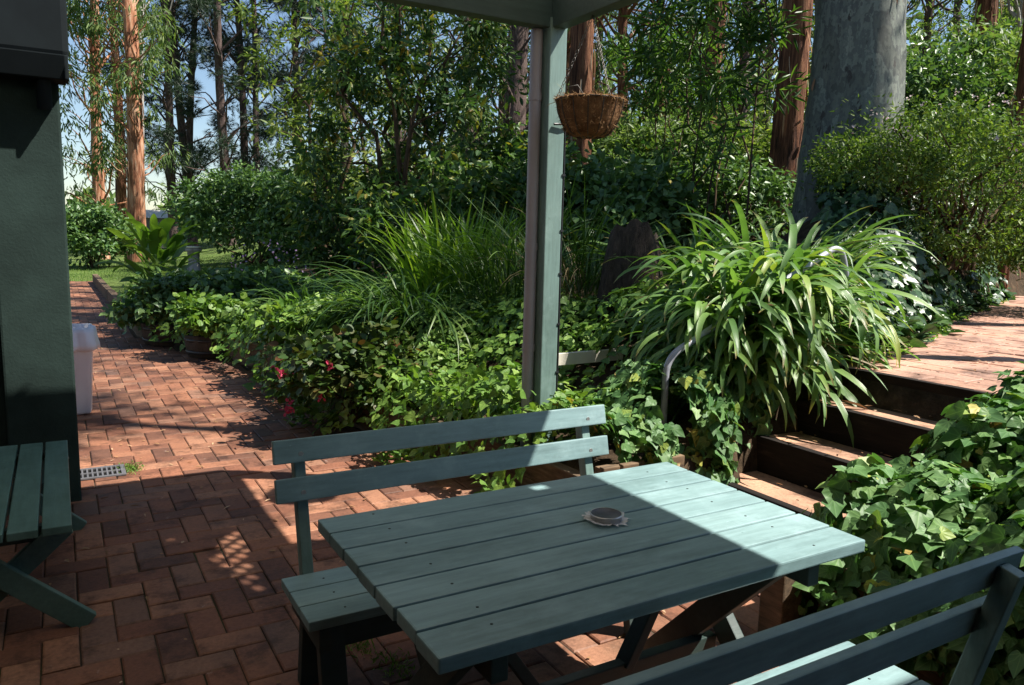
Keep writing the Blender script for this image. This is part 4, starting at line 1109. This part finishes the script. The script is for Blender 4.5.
# canna with broad leaves, small things on the far lawn
x, y = bearing(160, 13.0)
cn = strap_clump('canna', 'broad leaved canna standing behind the planters before the lawn', 'canna', x, y, 50, .42, .66, .18, (.4, 1.35), (.3, 1.5), 'canna', jitter=.5, zvar=.8, z=hz(x, y) + .45)
MB().tube([(x, y, hz(x, y) - .1), (x + .02, y, hz(x, y) + .6), (x, y + .03, hz(x, y) + 1.2)], [.03, .025, .012], 8).build('stem', M['greenstem'], cn)
x, y = bearing(193, 25); z = hz(x, y)
bb_ = thing('stone_post', 'short pale stone post on the far lawn left of the round bush', 'post', (x, y, z))
MB().lathe((x, y, z), [(.22, -.05), (.2, .1), (.17, .3), (.19, .62), (.26, .66), (.25, .74), (.0, .76)], 18, lambda a, q: 1 + .03 * math.sin(5 * a + q * 9)).build('shaft', M['greybark'], bb_)
MB().lathe((x, y, z), [(.15, .745), (.27, .76), (.27, .80), (0, .81)], 18).build('cap', M['cream'], bb_)
x, y = bearing(326, 16.5); z = hz(x, y)
MBt = MB(); trunk_mesh(MBt, (x, y, z), (x + .03, y, z + .95), .12, .09, 6, 12, .3, .06)
tag(MBt.build('broken_stake', M['orange']), 'short broken stump standing in the middle of the bed', 'stump')
x, y = bearing(150, 46); z = hz(x, y)
hs_ = thing('garden_shed', 'small pale roofed shed far behind the left gum trunks', 'shed', (x, y, z))
MB().box((x, y, z + .9), (1.6, 1.6, 1.8)).build('wall', M['greybark'], hs_)
MB().prism([(x - .95, y - 1.1, z + 1.78), (x - .95, y + 1.1, z + 1.78), (x - .95, y, z + 2.25)], (0, 0, 0), (1.9, 0, 0)).build('roof', M['cream'], hs_)

# old stump
x, y = bearing(634, 6.7); z = hz(x, y)
st = thing('tree_stump', 'dark broken tree stump with a slanted top in the shade right of the post', 'stump', (x, y, z))
mb = MB(); seg = 26; V = []
tops = [0.80 + .10 * math.sin(a + 4.0) + random.uniform(-.07, .07) for a in np.linspace(0, 6.283, seg, endpoint=False)]
for q in np.linspace(0, 1, 9):
    for k in range(seg):
        a = k / seg * 6.283; r = .25 * (1.25 - .42 * q * q + .12 * (1 - q) ** 3) * (1 + .07 * math.sin(4 * a + 1) + .05 * math.sin(9 * a + q * 3) + random.uniform(-.02, .02))
        V.append((x + r * math.cos(a), y + r * math.sin(a), z - .1 + (tops[k] + .1) * q))
mb.add(V, [(i * seg + k, i * seg + (k + 1) % seg, (i + 1) * seg + (k + 1) % seg, (i + 1) * seg + k) for i in range(8) for k in range(seg)], True)
mb.add(V[-seg:] + [(x, y, z + .5)], [(k, (k + 1) % seg, seg) for k in range(seg)])
mb.build('wood', M['stump'], st)

# ================================================================== SHRUBS FARTHER BACK
shrub('rounded_bush', 'dense green bush at the far left under the gum trunks', 'bush', *bearing(92, 27.5), 1.6, 1.5, 2.3, 5200, .17, .1, 'oval', 'bush', clumps=90, clump=.22)
shrub('rounded_bush', 'large round sunlit bush on the far lawn right of the pines', 'bush', *bearing(262, 27), 2.9, 2.4, 3.5, 10500, .19, .10, 'oval', 'bush', clumps=190, clump=.16)
shrub('rounded_bush', 'green bush behind the central tree joining the round sunlit one', 'bush', *bearing(330, 25), 2.2, 2.0, 3.1, 6000, .19, .10, 'oval', 'bush', clumps=110, clump=.18)

def bushy_tree(name, label, px, d, stems, crown, n, Ln, Wd, shape, leaf, clump_r, group=None, cat='tree', r0=.06, updown=.4, droop=.3, extra=None):
    x, y = bearing(px, d); z = hz(x, y)
    t = thing(name, label, cat, (x, y, z), group)
    cx, cy, z0, z1, rx, ry = crown
    m = max(20, int(n / 70)); dd = ball(m, .42)
    cen = np.array([x + cx, y + cy, z + (z0 + z1) / 2]) + dd * np.array([rx, ry, (z1 - z0) / 2])
    cen[:, :2] += rng.normal(size=(m, 2)) * .12
    mb = MB(); tips = []
    for k in range(stems):
        a = k / stems * 6.283 + rng.random(); h = (z1 - .3) * rng.uniform(.7, 1)
        P = limb_pts((x + .1 * math.cos(a), y + .1 * math.sin(a), z - .1), (x + cx + rx * .5 * math.cos(a), y + cy + ry * .5 * math.sin(a), z + h), .06, 8)
        mb.tube(P, np.linspace(r0, r0 * .25, 8), 8, False); tips.append(P)
    allp = np.concatenate(tips)
    for c in cen[:: 2]:
        j = np.argmin(np.linalg.norm(allp - c + np.array([0, 0, .3]), axis=1))
        mb.tube(limb_pts(allp[j], c, .1, 5), np.linspace(r0 * .28, .004, 5), 5, False)
    mb.build('trunk', M['stem'], t)
    lb = LB(); clump_leaves(lb, cen, clump_r * rng.uniform(.6, 1.3, m), n / m, Ln, Wd, shape, droop, updown); lb.build('crown', L[leaf], t)
    if extra:
        c2 = cen[rng.choice(m, extra, replace=False)]; lb = LB(); clump_leaves(lb, c2 + rng.normal(size=c2.shape) * .15, clump_r * .5, 12, Ln, Wd, shape, droop, updown); lb.build('yellow_foliage', L['yellow'], t)
    return t
bushy_tree('broadleaf_tree', 'tall dark broadleaf tree with yellowing leaves in the centre of the garden', 408, 12.8, 6, (0, .2, .6, 5.6, 2.0, 1.7), 7600, .155, .052, 'lance', 'dark', .42, extra=40)
bushy_tree('broadleaf_tree', 'lighter looser tree left of the tall dark broadleaf', 335, 16.5, 4, (0, .2, 1.0, 7.4, 1.7, 1.6), 3600, .17, .055, 'lance', 'gumlight', .5)
bushy_tree('understory_shrub', 'dark shrub at the foot of the tall broadleaf tree', 440, 11.2, 4, (0, 0, .1, 1.9, 1.4, 1.1), 3600, .15, .065, 'oval', 'dark', .32, cat='shrub', r0=.025)
bushy_tree('understory_shrub', 'glossy dark shrub left of the tall broadleaf trunk', 345, 13.5, 4, (0, 0, .1, 2.0, 1.3, 1.1), 3000, .15, .065, 'oval', 'dark', .32, cat='shrub', r0=.025)
bushy_tree('willow_leaf_shrub', 'tall slender shrub of narrow pointed leaves between the two red trunks', 714, 10.3, 7, (0, 0, 1.0, 5.3, 1.2, 1.0), 2300, .23, .034, 'lance', 'willow', .36, cat='shrub', r0=.018, droop=.0)
bushy_tree('willow_leaf_shrub', 'smaller narrow leaved shrub right of the hanging basket', 662, 11.4, 4, (0, 0, 1.2, 4.6, .8, .8), 1300, .16, .028, 'lance', 'willow', .3, cat='shrub', r0=.016, droop=.0)
sb = shrub('blossom_shrub', 'large airy small leaved shrub with pale blossoms in front of the pale gum', 'shrub', *bearing(945, 9.2), 1.75, 1.2, 2.0, 15500, .06, .026, 'lance', 'small', clumps=230, stems=46, clump=.16, low=-.6)
o_ = ORG[sb.name]; n = 70; b = unit(rng.normal(size=(n, 3))); b[:, 2] = np.abs(b[:, 2]) * .9 + .1
P = np.repeat(o_ + b * np.array([1.6, 1.2, 1.0]) + np.array([0, 0, .95]), 6, 0) + rng.normal(size=(n * 6, 3)) * .022
LB().leaves(P, rand_dir(n * 6), rand_dir(n * 6), .03, .024, 'oval').build('blossom', L['pinkwhite'], sb)
shrub('blossom_shrub', 'low light green shrub at the foot of the pale gum trunk', 'shrub', *bearing(870, 8.6), .8, .65, .95, 5000, .05, .022, 'lance', 'small', clumps=90, stems=20, clump=.2)
shrub('blossom_shrub', 'open small leaved shrub at the far right edge', 'shrub', *bearing(1085, 9.4), 1.0, .9, 2.0, 8000, .06, .026, 'lance', 'small', clumps=120, stems=26, clump=.2)

bank = [(548, 11, 1.5, 1.9, 'dark', .12, .07, 'dark broad leaved shrub behind the reeds and post'),
        (610, 10.5, 1.3, 1.7, 'bush', .12, .09, 'mid green broad leaved shrub behind the stump'),
        (668, 11.5, 1.4, 1.8, 'dark', .11, .08, 'dark shrub between the stump and narrow leaved shrub'),
        (742, 11.2, 1.2, 1.6, 'bush', .11, .05, 'green undergrowth shrub at the foot of the second red trunk'),
        (520, 14, 1.8, 2.6, 'dark', .15, .06, 'tall dark shrub far behind the post'),
        (640, 15.5, 2.0, 2.8, 'gum', .15, .05, 'grey green thicket shrub behind the first red trunk'),
        (900, 13.5, 2.0, 2.6, 'bush', .13, .06, 'leafy thicket shrub behind the pale gum'),
        (985, 14.5, 2.2, 3.0, 'gum', .14, .05, 'grey green thicket shrub at the right behind the blossoms'),
        (830, 15, 2.0, 2.8, 'gumlight', .14, .05, 'olive thicket shrub showing left of the pale gum'),
        (720, 16, 2.2, 2.6, 'fern', .16, .03, 'feathery thicket shrub behind the narrow leaved shrub')]
for px, d, r, h, lf, ln, wd, lab in bank:
    shrub('thicket_shrub', lab, 'shrub', *bearing(px, d), r, r * .8, h, int(1500 * r * h), ln, wd, 'oval' if wd > .055 else 'lance', lf, 'thicket shrubs behind the garden bed', clumps=60, stems=8, clump=.25)

# ================================================================== TREES
G1 = 'gum trees at the left'; G2 = 'dark pines at the left'; G3 = 'stringybark trees at the right'; G4 = 'background woodland trees'
def B(px, d): return bearing(px, d)
tree('gum_tree', 'slim leftmost gum with flaking orange bark', 'tree', *B(101, 34), 24, .27, 'orange', 'gum', (.5, 0), .10, 2.4, 110, 70, .30, .06, 'lance', .8, .9, G1, r1=.09, flutes=5, up=.0)
tree('gum_tree', 'thick orange trunked gum second from the left', 'tree', *B(136, 31.5), 22, .36, 'orange', 'gum', (.2, 0), .17, 1.8, 120, 70, .30, .06, 'lance', .75, 1.0, G1, r1=.12, flutes=6, up=.0)
tree('gum_tree', 'pale smooth trunk leaning at the top behind the orange gum', 'tree', *B(138, 36), 24, .24, 'greybark', 'gumlight', (1.3, 0), .5, 2.6, 30, 60, .30, .06, 'lance', .8, .9, G1, r1=.14, up=.1)
tree('gum_tree', 'dim brown trunk close behind the two orange gums', 'tree', *B(122, 38), 20, .26, 'string', 'gum', (0, 0), .35, 2.4, 30, 60, .32, .06, 'lance', .8, .9, G1, r1=.12, flutes=6, up=.1, dead=8)
pine = lambda px, d, h, r, lean, lab, m=48: tree('pine_tree', lab, 'pine', *B(px, d), h, r, 'pinebark', 'pine', lean, .13, 3.4, m, 60, .40, .03, 'needle', .7, .1, G2, r1=.1, up=.12, dead=10, updown=.3)
pine(174, 41, 22, .25, (-.3, 0), 'straight dark pine nearest the orange gums')
pine(192, 43, 22, .27, (-.9, 0), 'dark pine leaning left, one of a crossing pair')
pine(189, 45, 23, .24, (1.2, 0), 'dark pine leaning right, one of a crossing pair', 50)
pine(229, 40, 22, .28, (-.3, 0), 'thick dark pine left of the round sunlit bush')
pine(248, 44, 22, .24, (-.7, 0), 'thinner dark pine with bent trunk behind the round bush')
pine(259, 47, 22, .22, (-.2, 0), 'farther brown pine right of the bent one', 60)
pine(300, 44, 20, .25, (0, 0), 'pine partly hidden by the lighter loose tree', 90)
pine(345, 42, 21, .26, (0, 0), 'pine showing behind the central broadleaf tree', 80)
tree('shaggy_tree', 'shaggy dark trunk behind the yellowing leaves left of the post', 'tree', *B(512, 19), 15, .3, 'pinebark', 'gum', (0, 0), .25, 2.4, 46, 60, .22, .05, 'lance', .7, .8, G4, r1=.16, flutes=7)
tree('stringybark_tree', 'furrowed red trunk standing right behind the post and hanging basket', 'tree', *B(579, 14), 17, .215, 'string', 'gum', (.1, 0), .60, 2.6, 34, 70, .2, .045, 'lance', .9, .8, G3, r1=.16, flutes=9)
tree('stringybark_tree', 'red trunk leaning right beside the pale gum', 'tree', *B(776, 12.6), 17, .24, 'string', 'gumlight', (.75, 0), .66, 2.4, 24, 70, .2, .045, 'lance', .9, .8, G3, r1=.17, flutes=9)
tree('stringybark_tree', 'dark red trunk half hidden by the narrow leaved shrub', 'tree', *B(698, 17), 18, .23, 'string', 'fern', (.1, 0), .30, 2.8, 34, 60, .22, .03, 'lance', .9, .8, G3, r1=.16, flutes=8)
tree('stringybark_tree', 'red trunk right of the pale gum above the blossom shrub', 'tree', *B(962, 20), 18, .26, 'string', 'gum', (.0, 0), .34, 3.0, 34, 60, .24, .05, 'lance', .9, .8, G3, r1=.18, flutes=8)
tree('stringybark_tree', 'short looking brown trunk at the right edge beside the lawn', 'tree', *B(1004, 12), 15, .10, 'string', 'gumlight', (.2, 0), .82, 1.5, 30, 70, .18, .04, 'lance', .7, .7, G3, r1=.09, flutes=7)
tree('spotted_gum', 'huge pale grey gum trunk mottled with darker patches', 'gum tree', *B(845, 9.6), 19, .50, 'gum', 'gum', (.35, .1), .55, 4.2, 95, 120, .2, .05, 'lance', 1.1, .8, None, r1=.36, seg=40, flutes=0, limbs=14)
tree('spotted_gum', 'thin blue grey gum trunk at the top right corner', 'gum tree', *B(998, 24), 17, .2, 'greybark', 'gum', (0, 0), .3, 2.6, 34, 60, .24, .05, 'lance', .9, .8, None, r1=.12)
wood = [(470, 24, 14, 'gum', .15, 3.0), (560, 22, 14, 'fern', .12, 3.0), (618, 20, 12, 'fern', .10, 2.8), (655, 25, 15, 'fern', .10, 3.2), (735, 22, 13, 'gumlight', .12, 3.0),
        (815, 24, 15, 'gum', .12, 3.2), (905, 27, 15, 'gumlight', .10, 3.4), (940, 30, 16, 'gum', .1, 3.6), (1030, 27, 15, 'gum', .10, 3.4), (680, 32, 16, 'gum', .1, 3.6), (760, 34, 17, 'gum', .1, 3.8),
        (590, 33, 16, 'gum', .1, 3.6), (400, 30, 15, 'gumlight', .15, 3.2), (500, 36, 17, 'gum', .1, 3.8), (860, 38, 18, 'gum', .08, 4.0), (1000, 38, 18, 'gumlight', .08, 4.2)]
wl = ['grey green tree seen between the broadleaf crown and post', 'feathery tree just right of the post', 'feathery drooping tree right of the hanging basket', 'tall feathery tree behind the first red trunk',
      'olive crowned tree between the two right red trunks', 'grey green tree left of the pale gum', 'olive tree right behind the pale gum', 'tall grey green tree behind the rightmost red trunk', 'grey green tree at the right frame edge',
      'far tree behind the feathery one', 'far tree behind the leaning red trunk', 'far tree behind the basket', 'olive tree behind the central broadleaf', 'far grey tree behind the shaggy trunk', 'far tree hidden behind the pale gum', 'far olive tree at the top right']
for (px, d, h, lf, cf, cr), lab in zip(wood, wl):
    nd = lf == 'fern'
    tree('woodland_tree', lab, 'tree', *B(px, d), h, .13 + .002 * d, 'pinebark' if not nd else 'string', lf, (rng.normal() * .4, 0), cf, cr, 64, 58, (.24 if nd else .2) + .003 * d, .016 if nd else .05, 'lance', .75, .9 if nd else .5, G4, r1=.06, up=.1)
# unseen trees added right of the view so their crowns throw dappled shade
tree('added_shade_tree', 'unseen slim gum added right of the path to dapple the paving', 'tree', 7.3, 1.8, 12.2, .13, 'string', 'gum', (-.5, .9), .80, 1.3, 36, 85, .2, .045, 'lance', .6, .8, None, r1=.06)
tree('added_shade_tree', 'unseen tall gum added to shade the old stump and the reeds', 'tree', 11.7, 1.9, 14.5, .2, 'string', 'gum', (0, 0), .55, 1.8, 46, 90, .2, .05, 'lance', .7, .8, None, r1=.1)

# far wood closing the view
n = 26000
ang = rng.uniform(-45, 45, n); dist = rng.uniform(55, 80, n); th = np.radians(30.4 + ang)
x = dist * np.sin(th); y = dist * np.cos(th)
pxn = 512 + 775 * np.tan(np.radians(ang))
hgt = np.interp(pxn, [-400, 60, 150, 280, 340, 420, 520, 1100], [5, 4.0, 2.2, 3.0, 5, 7, 10, 17]) * (0.8 + .25 * np.sin(ang * 1.3) + .12 * np.sin(ang * 4.1))
z = height(x, y) + hgt * rng.random(n) ** .8
P = np.stack([x, y, z], 1)
tag(LB().leaves(P, rand_dir(n), rand_dir(n), rng.uniform(.5, 1.1, n), .5, 'oval').build('far_woodland', L['gum']), 'dim far wood closing the view behind the trees', 'woodland', None, 'stuff')

# lawn blades and litter
n = 26000
x = rng.uniform(-3, 9, n); y = rng.uniform(24.2, 36, n); k = rng.random(n) < 1.2 - (y - 24) / 16
x, y = x[k], y[k]; n = len(x)
P = np.stack([x, y, height(x, y)], 1); D = unit(rand_dir(n) * .5 + np.array([0, 0, 1.0]))
tag(LB().leaves(P, D, rand_dir(n), rng.uniform(.03, .08, n), .012, 'diamond').build('lawn_grass', L['cover']), 'short mown grass of the far lawn', 'grass', None, 'stuff')
n = 1700
x = rng.uniform(-.6, 2.6, n); y = rng.uniform(1, 16, n); k = (x < np.interp(y, EY, EX)) & ((x > .05) | (y < 4.9))
edge_b = np.interp(y, EY, EX) - x
k &= (rng.random(n) < .25 + np.exp(-edge_b / .35))
x, y = x[k], y[k]; n = len(x)
P = np.stack([x, y, np.full(n, .008)], 1); a = rng.random(n) * 6.283
D = np.stack([np.cos(a), np.sin(a), rng.uniform(-.02, .25, n)], 1)
tag(LB().leaves(P, D, unit(rand_dir(n) * .25 + np.array([0, 0, 1])), rng.uniform(.01, .065, n), rng.uniform(.005, .02, n), 'lance').build('leaf_litter', L['dead']), 'scattered dry leaves and specks on the brick paving', 'litter', None, 'stuff')
n = 320
x = rng.uniform(3.4, 9, n); pc = np.interp(x, PATH[:, 0], PATH[:, 1]); y = np.where(x < 4.4, rng.uniform(2.2, 3.15, n), pc + rng.uniform(-.7, .75, n))
zt = np.where(x < 3.46, .01, np.where(x < 3.70, .185, np.where(x < 4.05, .395, np.where(x < 4.4, .595, PZ + .01))))
P = np.stack([x, y, zt + .008], 1); a = rng.random(n) * 6.283
D = np.stack([np.cos(a), np.sin(a), rng.uniform(-.02, .25, n)], 1)
tag(LB().leaves(P, D, unit(rand_dir(n) * .25 + np.array([0, 0, 1])), rng.uniform(.015, .06, n), rng.uniform(.006, .02, n), 'lance').build('leaf_litter', L['dead']), 'scattered dry leaves on the steps and upper path', 'litter', None, 'stuff')
lf_ = LB().leaves(np.array([[4.12, 3.02, .63]]), np.array([[.6, -.7, -.1]]), np.array([[.2, .1, 1.]]), .17, .045, 'lance').build('fallen_leaf', L['dead'])
tag(lf_, 'single large pale dry leaf lying on the third step', 'leaf')

# moss and weeds in the paving joints
n = 900; P = []
for cx_, cy_, s_, m in ((0.335, 5.52, .06, 260), (.93, 2.72, .05, 120), (1.0, 2.5, .05, 120), (.98, 3.0, .04, 90), (2.5, 2.6, .07, 260), (2.2, 2.95, .05, 120)):
    P.append(np.stack([cx_ + rng.normal(size=m) * s_ * .6, cy_ + rng.normal(size=m) * s_, np.full(m, .002)], 1))
P = np.concatenate(P); n = len(P)
tag(LB().leaves(P, unit(rand_dir(n) * .8 + np.array([0, 0, .7])), rand_dir(n), rng.uniform(.01, .035, n), .006, 'lance').build('joint_moss', L['cover']), 'tufts of moss and weed growing in the paving joints', 'moss', None, 'stuff')

# ================================================================== LIGHT, CAMERA
sc = bpy.context.scene
w = bpy.data.worlds.new('World'); sc.world = w; w.use_nodes = True
nt = w.node_tree; nt.nodes.clear()
sky = nt.nodes.new('ShaderNodeTexSky'); sky.sky_type = 'NISHITA'; sky.sun_disc = False
el = math.atan2(SUN[2], math.hypot(SUN[0], SUN[1]))
sky.sun_elevation = el; sky.sun_rotation = math.atan2(SUN[0], SUN[1]); sky.air_density = 1.0; sky.dust_density = 0.25; sky.ozone_density = 2.0
bg_ = nt.nodes.new('ShaderNodeBackground'); bg_.inputs['Strength'].default_value = 0.062
ow = nt.nodes.new('ShaderNodeOutputWorld')
nt.links.new(sky.outputs[0], bg_.inputs[0]); nt.links.new(bg_.outputs[0], ow.inputs[0])
sl = bpy.data.lights.new('sun', 'SUN'); sl.energy = 5.0; sl.angle = math.radians(0.53); sl.color = (1.0, 0.94, 0.85)
so = bpy.data.objects.new('sun', sl); C.objects.link(so)
so.rotation_euler = Vector(SUN).to_track_quat('Z', 'Y').to_euler(); so.location = (10, -5, 20)

cam = bpy.data.cameras.new('camera'); cam.sensor_width = 36; cam.lens = F / 1024 * 36; cam.clip_end = 2000; cam.clip_start = 0.05
co = bpy.data.objects.new('camera', cam); C.objects.link(co)
co.matrix_world = Matrix.Translation((0, 0, EYE)) @ Matrix(R.tolist()).to_4x4()
sc.camera = co
sc.view_settings.view_transform = 'Standard'; sc.view_settings.look = 'None'
sc.view_settings.exposure = 1.27; sc.view_settings.gamma = 1
sc.cycles.max_bounces = 8; sc.cycles.diffuse_bounces = 3; sc.cycles.transmission_bounces = 4; sc.cycles.transparent_max_bounces = 6
